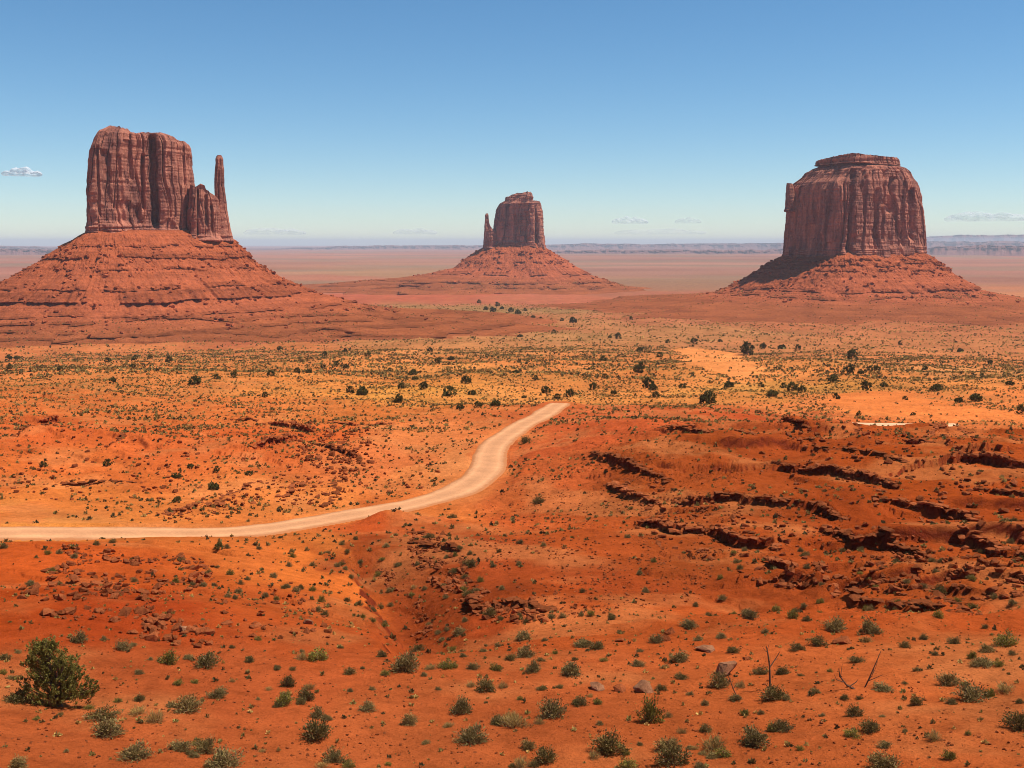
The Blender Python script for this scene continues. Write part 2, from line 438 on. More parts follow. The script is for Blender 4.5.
def soil(x, y):
    sh = x.shape; x = x.ravel(); y = y.ravel()
    r = np.maximum(np.hypot(x, y), 1); 
    wl = r * 0.10
    a = np.arctan2(x, y) + 0.035 * fbm(np.arctan2(x, y) * 14, np.log(r) * 6, 4, 101)
    l = np.log(r) + 0.07 * fbm(np.arctan2(x, y) * 14, np.log(r) * 6, 4, 102)
    acc = np.zeros((len(x), 3)); ws = np.zeros(len(x))
    for k in range(len(sp_a)):
        d = ((a - sp_a[k]) / 0.09) ** 2 + ((l - sp_l[k]) / 0.13) ** 2
        w = 1.0 / (d + 0.03) ** 2.2
        acc += w[:, None] * sp_c[k]; ws += w
    return (acc / ws[:, None]).reshape(sh + (3,))

# pale drifts of blown sand: outlines given as picture points on the ground
DRIFTS = [([(672, 350), (690, 346), (712, 347), (738, 352), (752, 360), (772, 370), (762, 377), (735, 376), (700, 371), (680, 362)], (228, 130, 72)),
          ([(808, 397), (850, 388), (905, 390), (960, 404), (1030, 415), (1100, 425), (1000, 428), (900, 422), (840, 415)], (224, 116, 60)),
          ([(440, 452), (470, 447), (474, 470), (452, 478), (436, 466)], (214, 118, 66)),
          ([(0, 505), (40, 498), (60, 516), (30, 524), (-20, 524)], (222, 114, 56))]
def in_poly(x, y, poly):
    c = np.zeros(x.shape, bool)
    n = len(poly)
    for i in range(n):
        x1, y1 = poly[i]; x2, y2 = poly[(i + 1) % n]
        if y1 == y2: continue
        m = ((y1 > y) != (y2 > y)) & (x < (x2 - x1) * (y - y1) / (y2 - y1) + x1)
        c ^= m
    return c
def drift_mask(x, y, pl):
    wp = [p2w0(*p) for p in pl]
    c = np.mean(wp, 0); sc = math.hypot(*c)
    wx = x + 0.014 * sc * fbm(x / (0.05 * sc), y / (0.05 * sc), 4, 111); wy = y + 0.03 * sc * fbm(x / (0.05 * sc), y / (0.05 * sc), 4, 112)
    m = np.zeros(x.shape)
    for k in (1.0, 0.95, 0.9, 0.84):
        m += 0.25 * in_poly(wx, wy, [tuple(c + (np.array(p) - c) * k) for p in wp])
    return m

GCOL = soil(GX, GY)
DM = np.zeros(GX.shape)
for pl, c in DRIFTS:
    m = drift_mask(GX, GY, pl)
    DM = np.maximum(DM, m)
    GCOL = GCOL * (1 - m[..., None]) + np.array(dry(*c)) * m[..., None]
fb = sstep(1800, 4000, RR)
band = fbm(GX / 3800, GY / 900, 4, 141); band2 = fbm(GX / 2200, GY / 1500, 4, 142)
GCOL = GCOL * (1 + fb * 0.30 * band)[..., None]
GCOL = GCOL * (1 + 0.22 * sstep(200, 500, RR) * (1 - fb) * fbm(GX / 55, GY / 110, 5, 143))[..., None]
olive = (fb * sstep(0.05, 0.45, band2) * 0.6)[..., None]
GCOL = GCOL * (1 - olive) + np.array((0.23, 0.15, 0.085)) * olive
gm0 = drift_mask(GX, GY, [(336, 548), (356, 566), (376, 590), (394, 612), (398, 632), (440, 640), (480, 616), (452, 566), (424, 540), (384, 534)])
gm = gm0[..., None] * 0.8
GCOL = GCOL * (1 - gm) + np.array(dry(150, 62, 28)) * gm
# paler dust lies in patches on the near slopes
dusty = (sstep(0.0, 0.6, fbm(GX / 17, GY / 17, 5, 144)) * (1 - sstep(220, 400, RR)) * 0.34)[..., None]
GCOL = GCOL * (1 - dusty) + np.array(dry(216, 128, 76)) * dusty
# plant cover (alpha): thick on the flats between road and buttes, none on drifts
GPX, GPY = to_px(GX, np.maximum(GY, 1.0), GZ)
VEG = sstep(230, 330, RR) * (0.45 + 0.55 * sstep(-0.3, 0.4, fbm(GX / 60, GY / 60, 3, 121)))
VEG = VEG * (1 - 0.45 * sstep(650, 1000, RR) * sstep(-0.4, 0.3, fbm(GX / 90, GY / 160, 3, 122)))
VEG = VEG * (1 - DM) * (1 - 0.75 * sstep(3500, 6000, RR))
# slope of the sheet: loose rust scree and bare rock on steep faces
dzr = np.gradient(GZ, axis=0) / np.maximum(np.gradient(RR, axis=0), 1e-3)
dza = np.gradient(GZ, axis=1) / np.maximum(RR * np.gradient(AA, axis=1), 1e-3)
SLP = np.hypot(dzr, dza)
rock = sstep(0.8, 1.5, SLP) * (RR < 900) * (1 - np.clip(gm0 * 2, 0, 1))
GCOL = GCOL * (1 - rock[..., None]) + np.array(s2l((120, 48, 26))) * rock[..., None]
C4 = np.concatenate([GCOL, VEG[..., None]], -1).reshape(-1, 4)
V = np.stack([GX, GY, GZ], -1).reshape(-1, 3)
F = grid_faces(NA, NR, wrap=True)

# ------------------------------------------------------------------ materials
def new_mat(name):
    m = bpy.data.materials.new(name); m.use_nodes = True
    nt = m.node_tree
    b = nt.nodes["Principled BSDF"]
    b.inputs["Roughness"].default_value = 0.9
    b.inputs["Specular IOR Level"].default_value = 0.0
    return m, nt, b
def N(nt, t, **kw):
    n = nt.nodes.new(t)
    for k, v in kw.items():
        if k in n.inputs: n.inputs[k].default_value = v
        else: setattr(n, k, v)
    return n
def mixc(nt, blend, fac, a, b):
    n = nt.nodes.new("ShaderNodeMix"); n.data_type = 'RGBA'; n.blend_type = blend
    for i, v in ((0, fac), (6, a), (7, b)):
        if hasattr(v, "links"): nt.links.new(v, n.inputs[i])
        else: n.inputs[i].default_value = v if i == 0 else (tuple(v) + (1,) if len(v) == 3 else v)
    return n.outputs[2]
def ramp(nt, src, stops):
    n = nt.nodes.new("ShaderNodeValToRGB")
    el = n.color_ramp.elements
    while len(el) < len(stops): el.new(0.5)
    for e, (p, c) in zip(el, stops):
        e.position = p; e.color = tuple(c) + (1,) if not isinstance(c, (int, float)) else (c, c, c, 1)
    nt.links.new(src, n.inputs[0])
    return n.outputs[0]
def math_n(nt, op, a, b=None):
    n = nt.nodes.new("ShaderNodeMath"); n.operation = op
    for i, v in ((0, a), (1, b)):
        if v is None: continue
        if hasattr(v, "links"): nt.links.new(v, n.inputs[i])
        else: n.inputs[i].default_value = v
    return n.outputs[0]
def noise_n(nt, vec, scale, detail=6, rough=0.55, dist=0.0):
    n = nt.nodes.new("ShaderNodeTexNoise")
    n.inputs["Scale"].default_value = scale; n.inputs["Detail"].default_value = detail; n.inputs["Roughness"].default_value = rough; n.inputs["Distortion"].default_value = dist
    nt.links.new(vec, n.inputs["Vector"])
    return n.outputs["Fac"]
def geo_pos(nt):
    return nt.nodes.new("ShaderNodeNewGeometry").outputs["Position"]
def mapping(nt, vec, scale):
    n = nt.nodes.new("ShaderNodeMapping"); n.inputs["Scale"].default_value = scale
    nt.links.new(vec, n.inputs["Vector"])
    return n.outputs[0]
def attr(nt, name="Col"):
    n = nt.nodes.new("ShaderNodeAttribute"); n.attribute_name = name
    return n

def ground_material():
    m, nt, b = new_mat("desert soil")
    pos = geo_pos(nt); at = attr(nt)
    c = at.outputs["Color"]; veg = at.outputs["Alpha"]
    n1 = noise_n(nt, pos, 0.09, 6, 0.6); n2 = noise_n(nt, pos, 0.9, 8, 0.65); n3 = noise_n(nt, pos, 7.0, 6, 0.7)
    c = mixc(nt, 'MULTIPLY', 1.0, c, ramp(nt, n1, [(0.3, 0.76), (0.7, 1.16)]))
    c = mixc(nt, 'MULTIPLY', 1.0, c, ramp(nt, n2, [(0.28, 0.72), (0.5, 1.0), (0.75, 1.18)]))
    c = mixc(nt, 'MULTIPLY', 1.0, c, ramp(nt, n3, [(0.3, 0.80), (0.7, 1.14)]))
    # scattered stones, darker than the sand
    v = N(nt, "ShaderNodeTexVoronoi", Scale=1.6); nt.links.new(pos, v.inputs["Vector"])
    st = math_n(nt, 'MULTIPLY', ramp(nt, v.outputs["Distance"], [(0.10, 1.0), (0.18, 0.0)]), ramp(nt, n2, [(0.52, 0.0), (0.6, 0.75)]))
    c = mixc(nt, 'MIX', st, c, (0.12, 0.035, 0.015))
    # straw and grey-green ground cover between the bushes on the flats
    g1 = noise_n(nt, mapping(nt, pos, (1, 1, 0.2)), 0.55, 5, 0.7); g2 = noise_n(nt, mapping(nt, pos, (1, 1, 0.2)), 0.045, 4, 0.6); g3 = noise_n(nt, pos, 0.16, 6, 0.75)
    f1 = math_n(nt, 'MULTIPLY', math_n(nt, 'MULTIPLY', ramp(nt, g1, [(0.44, 0.0), (0.62, 1.0)]), ramp(nt, g2, [(0.40, 0.0), (0.62, 0.62)])), veg)
    c = mixc(nt, 'MIX', f1, c, (0.42, 0.205, 0.062))
    f2 = math_n(nt, 'MULTIPLY', ramp(nt, g3, [(0.55, 0.0), (0.66, 0.75)]), veg)
    c = mixc(nt, 'MIX', f2, c, (0.17, 0.105, 0.036))
    nt.links.new(c, b.inputs["Base Color"])
    bp = N(nt, "ShaderNodeBump", Strength=0.8, Distance=0.6); nt.links.new(n2, bp.inputs["Height"])
    bp2 = N(nt, "ShaderNodeBump", Strength=0.8, Distance=0.14); nt.links.new(n3, bp2.inputs["Height"]); nt.links.new(bp.outputs[0], bp2.inputs["Normal"])
    nt.links.new(bp2.outputs[0], b.inputs["Normal"])
    return m
M_GROUND = ground_material()
go = obj("ground", mesh_np("ground", V, F, True, C4), M_GROUND)
tag(go, "red desert ground falling from the foreground to the valley floor", None, None, "structure")

def road_material(name, c0):
    m, nt, b = new_mat(name)
    pos = geo_pos(nt); at = attr(nt)                     # Col.r = across, 0..1
    n1 = noise_n(nt, pos, 0.25, 5, 0.6); n2 = noise_n(nt, pos, 3.0, 6, 0.65)
    c = mixc(nt, 'MULTIPLY', 1.0, c0, ramp(nt, n1, [(0.3, 0.86), (0.7, 1.1)]))
    c = mixc(nt, 'MULTIPLY', 1.0, c, ramp(nt, n2, [(0.3, 0.88), (0.7, 1.08)]))
    tr = ramp(nt, at.outputs["Fac"], [(0.0, 0.78), (0.16, 0.90), (0.24, 1.10), (0.34, 0.95), (0.5, 0.86), (0.66, 0.95), (0.76, 1.10), (0.84, 0.90), (1.0, 0.78)])
    c = mixc(nt, 'MULTIPLY', 1.0, c, tr)
    ed = math_n(nt, 'ADD', ramp(nt, at.outputs["Fac"], [(0.0, 0.75), (0.16, 0.0), (0.84, 0.0), (1.0, 0.75)]), math_n(nt, 'SUBTRACT', noise_n(nt, pos, 0.8, 6, 0.7), 0.55))
    c = mixc(nt, 'MIX', ramp(nt, ed, [(0.05, 0.0), (0.35, 0.9)]), c, (0.42, 0.155, 0.058))
    nt.links.new(c, b.inputs["Base Color"])
    bp = N(nt, "ShaderNodeBump", Strength=0.6, Distance=0.12); nt.links.new(n2, bp.inputs["Height"]); nt.links.new(bp.outputs[0], b.inputs["Normal"])
    return m
def ribbon(name, path, pz, wd, mat, label, lift=0.0):
    t = np.gradient(path, axis=0); t /= np.linalg.norm(t, axis=1)[:, None]
    nrm = np.stack([t[:, 1], -t[:, 0]], 1)
    nx = 17
    u = np.linspace(-1, 1, nx)
    jl = wd * (1 + 0.16 * fbm(np.arange(len(path)) * 0.08, np.zeros(len(path)), 4, 131)); jr = wd * (1 + 0.16 * fbm(np.arange(len(path)) * 0.08, np.ones(len(path)) * 9, 4, 132))
    off = np.where(u[None] < 0, u[None] * jl[:, None], u[None] * jr[:, None])
    X = path[:, 0:1] + nrm[:, 0:1] * off; Y = path[:, 1:2] + nrm[:, 1:2] * off
    Z = (pz + ZC)[:, None] + 0.02 * fbm(X / 2, Y / 2, 2, 133) + 0.05 * (1 - u[None] ** 2) - 0.16 * (np.abs(u[None]) > 0.97) + lift
    cols = np.repeat(np.broadcast_to(((u + 1) / 2)[None, :, None], (len(path), nx, 1)), 3, -1).reshape(-1, 3)
    o = obj(name, mesh_np(name, np.stack([X, Y, Z], -1).reshape(-1, 3), grid_faces(nx, len(path)), True, cols), mat)
    return tag(o, label, None, None, "structure")
ribbon("road", ROAD, ROADZ, ROADW, road_material("packed dirt", (0.62, 0.285, 0.13)), "pale dirt road winding across the valley floor")
ribbon("dirt_track", SIDE, SIDEZ, SIDEW, road_material("pale dirt", (0.74, 0.44, 0.24)), "short pale stretch of dirt track beyond the dark ridge")

# ------------------------------------------------------------------ butte rock
def rock_material(name, base, dark, light, streak, bed, scale=1.0):
    m, nt, b = new_mat(name)
    pos = geo_pos(nt); at = attr(nt)
    w = noise_n(nt, mapping(nt, pos, (0.06 * scale, 0.06 * scale, 0.010 * scale)), 1.0, 8, 0.65)        # vertical varnish
    w2 = noise_n(nt, mapping(nt, pos, (0.22 * scale, 0.22 * scale, 0.03 * scale)), 1.0, 6, 0.65)
    h = noise_n(nt, mapping(nt, pos, (0.004 * scale, 0.004 * scale, 0.35 * scale)), 1.0, 6, 0.7)          # beds
    n = noise_n(nt, pos, 0.25 * scale, 8, 0.7)
    c = mixc(nt, 'MIX', ramp(nt, w, [(0.38, 0.0), (0.62, streak)]), base, dark)
    c = mixc(nt, 'MIX', ramp(nt, w2, [(0.55, 0.0), (0.72, 0.55)]), c, light)
    c = mixc(nt, 'MULTIPLY', 1.0, c, ramp(nt, h, [(0.3, 1 - bed), (0.5, 1.0), (0.7, 1 + bed * 0.6)]))
    c = mixc(nt, 'MULTIPLY', 1.0, c, ramp(nt, n, [(0.3, 0.72), (0.7, 1.2)]))
    c = mixc(nt, 'MULTIPLY', 1.0, c, at.outputs["Color"])
    nt.links.new(c, b.inputs["Base Color"])
    bp = N(nt, "ShaderNodeBump", Strength=0.8, Distance=3.0); nt.links.new(n, bp.inputs["Height"])
    bp2 = N(nt, "ShaderNodeBump", Strength=0.6, Distance=2.5); nt.links.new(w2, bp2.inputs["Height"]); nt.links.new(bp.outputs[0], bp2.inputs["Normal"])
    nt.links.new(bp2.outputs[0], b.inputs["Normal"])
    return m
M_CLIFF = rock_material("cliff sandstone", (0.51, 0.186, 0.112), (0.175, 0.067, 0.050), (0.82, 0.34, 0.20), 0.90, 0.11)
M_TALUS = rock_material("talus", (0.42, 0.102, 0.038), (0.28, 0.070, 0.031), (0.54, 0.155, 0.064), 0.45, 0.30)

class Frame:
    """a butte's own axes: x to the right as seen, y away, from a plan centre"""
    def __init__(s, px, R0):
        s.a = float(ray(px, 245)[0]); s.R = R0
        s.o = np.array((R0 * math.sin(s.a), R0 * math.cos(s.a)))
        s.ex = np.array((math.cos(s.a), -math.sin(s.a))); s.ey = np.array((math.sin(s.a), math.cos(s.a)))
    def at(s, px, py):
        a, sl = ray(px, py)
        da = a - s.a
        x = s.R * np.tan(da)
        return x, sl * s.R / np.cos(da)
    def world(s, x, y, z):
        return np.stack([s.o[0] + s.ex[0] * x + s.ey[0] * y, s.o[1] + s.ex[1] * x + s.ey[1] * y, z + ZC + 0 * x], -1)

def plan(poly, n, rounds=3):
    p = np.array(poly, float)
    for _ in range(rounds):
        q = np.roll(p, -1, 0)
        p = np.stack([0.78 * p + 0.22 * q, 0.22 * p + 0.78 * q], 1).reshape(-1, 2)
    q = np.vstack([p, p[:1]])
    L = np.r_[0, np.cumsum(np.linalg.norm(np.diff(q, axis=0), axis=1))]
    s = np.linspace(0, L[-1], n, endpoint=False)
    P_ = np.stack([np.interp(s, L, q[:, 0]), np.interp(s, L, q[:, 1])], 1)
    P_[:, 0] = 2 * (P_[:, 0] - P_[:, 0].min()) / (P_[:, 0].max() - P_[:, 0].min()) - 1
    t = np.roll(P_, -1, 0) - np.roll(P_, 1, 0); t /= np.linalg.norm(t, axis=1)[:, None]
    return P_, np.stack([t[:, 1], -t[:, 0]], 1)          # plans run counter-clockwise: normals point out

def _rnd(a, b, seed):
    return _h(np.asarray(a), np.asarray(b), seed).astype(float) / 4294967296.0
def blocks(s, z, L, H, seed):
    """slabs between joints: each column is broken at its own heights and stands a little proud or back"""
    q = s / L + 0.75 * noise(s / (L * 2.6), z / (H * 4.0), seed + 1) + 0.12 * noise(z / (H * 0.5), s / L, seed + 2)
    c = np.floor(q); f = q - c
    hz = H * (0.6 + 0.9 * _rnd(c, c * 0, seed + 3))
    g = np.floor(z / hz + 7 * _rnd(c, c * 0 + 5, seed + 4))
    v = _rnd(c, g, seed) - 0.5
    e = np.minimum(f, 1 - f)
    return v - 0.95 * np.clip(1 - e / 0.075, 0, 1) * (0.35 + 0.9 * _rnd(c, g * 0 + 3, seed + 6))
def pillars(s, z, seed, k=1.0):
    """weathered jointed wall: convex buttresses between sharp vertical clefts, split into slabs"""
    q = s + 4 * noise(z / 35, s / 60, seed + 5)
    a = 0.45 * np.abs(noise(q / (34 * k), z / 260, seed)) ** 0.75 + 0.62 * (blocks(q, z, 34 * k, 150, seed + 50) + 0.5)
    b = 0.3 * np.abs(noise(q / (11 * k), z / 90, seed + 1)) ** 0.8 + 1.0 * (blocks(q, z, 14 * k, 60, seed + 60) + 0.4)
    b = b * (0.35 + 1.0 * sstep(-0.25, 0.35, noise(q / (60 * k), z / 120, seed + 80)))
    c = 0.5 * noise(q / (4.0 * k), z / 16, seed + 2) + 1.1 * blocks(q, z, 4.8 * k, 15, seed + 70) * sstep(-0.2, 0.4, noise(q / (28 * k), z / 45, seed + 81))
    return a, b, c

def cliff(name, fr, parent, poly, sil, top, bot, depth, seed, n=520, nv=130, a0=7.0, a1=3.0, a2=0.9, bedz=1.0, cracks=(), mat=None, flare=0.0, topn=1.0, shade=None, bench=None):
    """sil: rows (py, px left, px right); top / bot: skyline and foot as picture points in the butte's plane"""
    P_, Nn = plan(poly, n)
    zs = []; xl = []; xr = []
    for py, l, r in sil:
        x0, z0 = fr.at(l, py); x1, z1 = fr.at(r, py)
        zs.append(0.5 * (z0 + z1)); xl.append(x0); xr.append(x1)
    o = np.argsort(zs); zs = np.array(zs)[o]; xl = np.array(xl)[o]; xr = np.array(xr)[o]
    tp = np.array([fr.at(*p) for p in top]); bt = np.array([fr.at(*p) for p in bot])
    W0 = (xr - xl).max()
    def lim(z): return np.interp(z, zs, xl), np.interp(z, zs, xr)
    tt = np.linspace(0, 1, nv)
    X = P_[None, :, 0]; Y = P_[None, :, 1]
    zm = 0.5 * (zs[0] + zs[-1])
    x = np.broadcast_to(lim(np.array(zm))[0] + (X + 1) / 2 * (lim(np.array(zm))[1] - lim(np.array(zm))[0]), (nv, n)).copy()
    for _ in range(3):
        T = np.interp(x, tp[:, 0], tp[:, 1]); B = np.interp(x, bt[:, 0], bt[:, 1])
        T = T + topn * (1.6 * (_rnd(np.floor(x / 7.0), np.floor(Y * depth / 9.0 + 0 * x), seed + 77) - 0.5) + 1.5 * noise(x / 5.0, Y * depth / 5.0 + 0 * x, seed + 78))
        z = B + tt[:, None] * (T - B)
        l, r = lim(z)
        x = l + (X + 1) / 2 * (r - l)
    y = Y * depth * np.clip((r - l) / W0, 0.15, 1)
    per = np.sum(np.linalg.norm(np.diff(np.stack([P_[:, 0] * W0 / 2, P_[:, 1] * depth], 1), axis=0), axis=1))
    s = np.broadcast_to(np.linspace(0, per, n)[None], (nv, n))
    pa, pb, pc = pillars(s, z, seed)
    off = a0 * (pa - 0.45) + a1 * (pb - 0.4) + a2 * pc
    off = off + bedz * (0.9 * noise(z / 7.5, s / 140, seed + 7) + 0.6 * noise(z / 3.0, s / 60, seed + 8))
    ft = 1 - sstep(0.07, 0.13, tt[:, None] + 0.02 * noise(s / 20, s * 0, seed + 13))
    off = off * (1 - 0.5 * ft) + ft * bedz * (2.6 + 1.6 * np.sign(noise(z / 2.6, s / 70, seed + 15)) * np.abs(noise(z / 2.6, s / 70, seed + 15)) ** 0.4)
    off = off - 0.6 * a1 * sstep(0.25, 0.55, noise(s / 22, z / 30, seed + 9))           # fallen slabs
    for (cx, wpx, dep, z0, z1) in cracks:
        cxm = fr.at(cx, z0)[0]; wm = wpx * fr.R / FPX; zb = fr.at(cx, z1)[1]; zt = fr.at(cx, z0)[1]
        wob = 0.5 * wm * noise(z / 18, z * 0 + cx, seed + 3)
        off = off - dep * np.exp(-((x - cxm + wob) / wm) ** 4) * (Y < 0.1) * sstep(zb - 6, zb + 6, z) * (1 - sstep(zt - 3, zt + 3, z))
    if bench is not None:                                  # stepped slope above the wall
        zb0 = fr.at(cx_mid := 512, bench)[1]
        g = sstep(-2, 5, z - zb0)
        st = (z - zb0) / 6.5; stp = (st - np.floor(st)) - 0.5
        off = off * (1 - 0.72 * g) + g * (3.5 * stp + 2.0 * noise(s / 14, z / 5, seed + 11))
    off = off * np.clip((1 - tt[:, None]) * 12 + 0.25, 0, 1) + flare * (1 - tt[:, None]) ** 6
    # silhouettes stay where they are: displacement fades a little at the extreme left and right
    k = 1 - 0.6 * np.abs(X) ** 6
    xx = x + Nn[None, :, 0] * off * k; yy = y + Nn[None, :, 1] * off
    rows = [fr.world(xx, yy, z)]
    cx_, cy_ = xx[-1].mean(), yy[-1].mean()
    for q in (0.93, 0.8, 0.6, 0.35, 0.02):
        x2 = cx_ + (xx[-1] - cx_) * q; y2 = cy_ + (yy[-1] - cy_) * q
        T2 = np.interp(x2, tp[:, 0], tp[:, 1])
        rows.append(fr.world(x2, y2, T2 + topn * (1.2 * fbm(x2 / 12, y2 / 12, 3, seed + 4) * min(1, (1 - q) * 6)))[None])
    V = np.concatenate(rows, 0)
    nvv = V.shape[0]
    V = V.reshape(-1, 3)
    col = np.ones((nvv, n, 3))
    if shade is not None:
        col[:nv] = shade(x, z, s)
    return obj(name, mesh_np(name, V, grid_faces(n, nvv, wrap=True), False, col.reshape(-1, 3)), mat or M_CLIFF, parent), (P_, Nn)

def talus(name, fr, parent, poly, xl, xr, depth, left, right, front, foot_z, ledges, seed, n=900, mat=None, lift=None, yc=0.0):
    """offset rings of the cliff plan. left/right/front: (row in the plan plane, metres out)"""
    P_, Nn = plan(poly, n, 4)
    cx, hw = (xl + xr) / 2, (xr - xl) / 2
    Nn = np.stack([Nn[:, 0] / hw, Nn[:, 1] / depth], 1); Nn /= np.linalg.norm(Nn, axis=1)[:, None]
    Q = P_ * np.array((hw, depth))
    per0 = np.linalg.norm(np.roll(Q, -1, 0) - Q, axis=1).sum()
    ww = int(n * 0.17)
    kk = np.exp(-np.linspace(-2, 2, 2 * ww + 1) ** 2); kk /= kk.sum()
    Nn = np.stack([np.convolve(np.r_[Nn[-ww:, c], Nn[:, c], Nn[:ww, c]], kk, 'valid') for c in (0, 1)], 1)
    Nn /= np.linalg.norm(Nn, axis=1)[:, None]
    O = Q + Nn * 120.0
    Lc = np.r_[0, np.cumsum(np.linalg.norm(np.diff(np.vstack([O, O[:1]]), axis=0), axis=1) + 0.3 * np.linalg.norm(np.diff(np.vstack([Q, Q[:1]]), axis=0), axis=1))]
    sq = np.linspace(0, Lc[-1], n, endpoint=False)
    P_ = np.stack([np.interp(sq, Lc, np.r_[P_[:, c], P_[:1, c]]) for c in (0, 1)], 1)
    Nn = np.stack([np.interp(sq, Lc, np.r_[Nn[:, c], Nn[:1, c]]) for c in (0, 1)], 1); Nn /= np.linalg.norm(Nn, axis=1)[:, None]
    def tab(t):
        zz = np.array([fr.at(512, p[0])[1] if False else float(ray(512, p[0])[1]) * fr.R for p in t]); dd = np.array([p[1] for p in t], float)
        return zz, dd
    zl, dl = tab(left); zr, dr = tab(right); zf, df = tab(front)
    ztop = max(zl[0], zr[0], zf[0]); 
    zz = np.unique(np.concatenate([np.linspace(ztop, foot_z, 150)] + [np.linspace(z_ + h_ * 1.3, z_ - h_ * 0.3, 9) for z_, h_, *_ in ledges]))[::-1]
    wl = np.clip(-Nn[:, 0], 0, 1) ** 1.5; wr = np.clip(Nn[:, 0], 0, 1) ** 1.5; wf = 1 - wl - wr
    s = np.arange(n) / n * 2 * math.pi
    ang = np.arctan2(Nn[:, 1], Nn[:, 0])
    def ext(z, zt, dt):
        o = np.argsort(zt); return np.interp(z, zt[o], dt[o])
    D = np.stack([wl * ext(z, zl, dl) + wr * ext(z, zr, dr) + wf * ext(z, zf, df) for z in zz])
    Z = np.broadcast_to(zz[:, None], D.shape).copy()
    S = np.broadcast_to(sq[None] / 1.15, D.shape)
    # ledges: pull the slope outward above a bed and back below it
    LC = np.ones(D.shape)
    for (z_, h_, amp, thr, sd) in ledges:
        zz_ = z_ + 4.5 * fbm(S / 130, S * 0 + sd, 4, seed + sd)
        g = sstep(thr - 0.12, thr + 0.12, fbm(S / 55, S * 0 + 3 + sd, 3, seed + 20 + sd))
        u = (Z - zz_) / h_                                  # 0 foot, 1 lip
        out = np.where(u > 1, np.exp(-(u - 1) * 0.9), np.where(u > 0.06, np.clip(u, 0, 1) * 0.12 + 0.88, np.where(u > 0, u / 0.06 * 0.88, 0)))
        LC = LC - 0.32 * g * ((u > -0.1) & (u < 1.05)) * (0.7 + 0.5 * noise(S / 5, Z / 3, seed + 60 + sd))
        D = D + amp * g * (out - 0.35 * np.exp(-np.abs(np.minimum(u, 0)) * 0.8) * (u < 0.05)) * (0.75 + 0.7 * noise(S / 9, Z * 0 + sd, seed + 40 + sd))
    taper = sstep(0, 10, ztop - Z)
    D = D + taper * (5.0 * fbm(S / 70, Z / 70, 4, seed) + 2.2 * fbm(S / 14, Z / 12, 4, seed + 1) + 1.3 * noise(S / 4, Z / 3, seed + 2) + 0.8 * noise(S / 2, Z / 1.6, seed + 4))
    # runnels down the slope
    D = D + taper * 1.8 * (np.abs(noise(S / 26 + 0.3 * noise(Z / 30, S / 90, seed + 6), Z / 220, seed + 3)) - 0.3)
    # the low skirt frays into the plain
    low = sstep(90, 260, D)
    D = D * (1 + low * 0.22 * fbm(S / 90, Z / 40, 5, seed + 12))
    D = np.maximum(D, -depth * 0.4)
    x = cx + P_[None, :, 0] * hw + Nn[None, :, 0] * D
    y = yc + P_[None, :, 1] * depth + Nn[None, :, 1] * D
    W = fr.world(x, y, Z)
    if lift is not None:
        t_ = sstep(0, 1, (ztop - Z) / 14)
        W[..., 2] += lift(x, y) * (1 - t_)
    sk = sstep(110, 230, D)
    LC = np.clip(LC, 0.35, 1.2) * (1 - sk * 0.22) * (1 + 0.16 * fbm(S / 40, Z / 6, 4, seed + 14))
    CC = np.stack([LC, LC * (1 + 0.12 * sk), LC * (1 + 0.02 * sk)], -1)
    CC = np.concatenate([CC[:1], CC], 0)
    cen = fr.world(np.full((1, n), cx), np.full((1, n), yc), np.full((1, n), ztop))
    V = np.concatenate([cen, W], 0)
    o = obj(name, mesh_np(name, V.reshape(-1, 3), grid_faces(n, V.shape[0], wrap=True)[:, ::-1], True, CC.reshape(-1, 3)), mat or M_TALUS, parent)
    return o, W, Nn

# angular rocks as convex hulls
def hull_rock(seed, sx=1, sy=1, sz=0.7, n=13):
    rr = random.Random(seed)
    bm = bmesh.new()
    for i in range(n):
        v = Vector((rr.uniform(-1, 1), rr.uniform(-1, 1), rr.uniform(-1, 1)))
        m = max(abs(v.x), abs(v.y), abs(v.z)); v = v / m * rr.uniform(0.78, 1.0)
        bm.verts.new((v.x * sx, v.y * sy, v.z * sz))
    bmesh.ops.convex_hull(bm, input=bm.verts)
    for v in [v for v in bm.verts if not v.link_faces]: bm.verts.remove(v)
    bmesh.ops.triangulate(bm, faces=bm.faces)
    bm.verts.index_update()
    V = np.array([v.co[:] for v in bm.verts]) * 0.5; F = np.array([[v.index for v in f.verts] for f in bm.faces])
    bm.free()
    return V, F
ROCKS = [hull_rock(i, 1, 0.8, 0.62, 12 + i % 4) for i in range(12)]

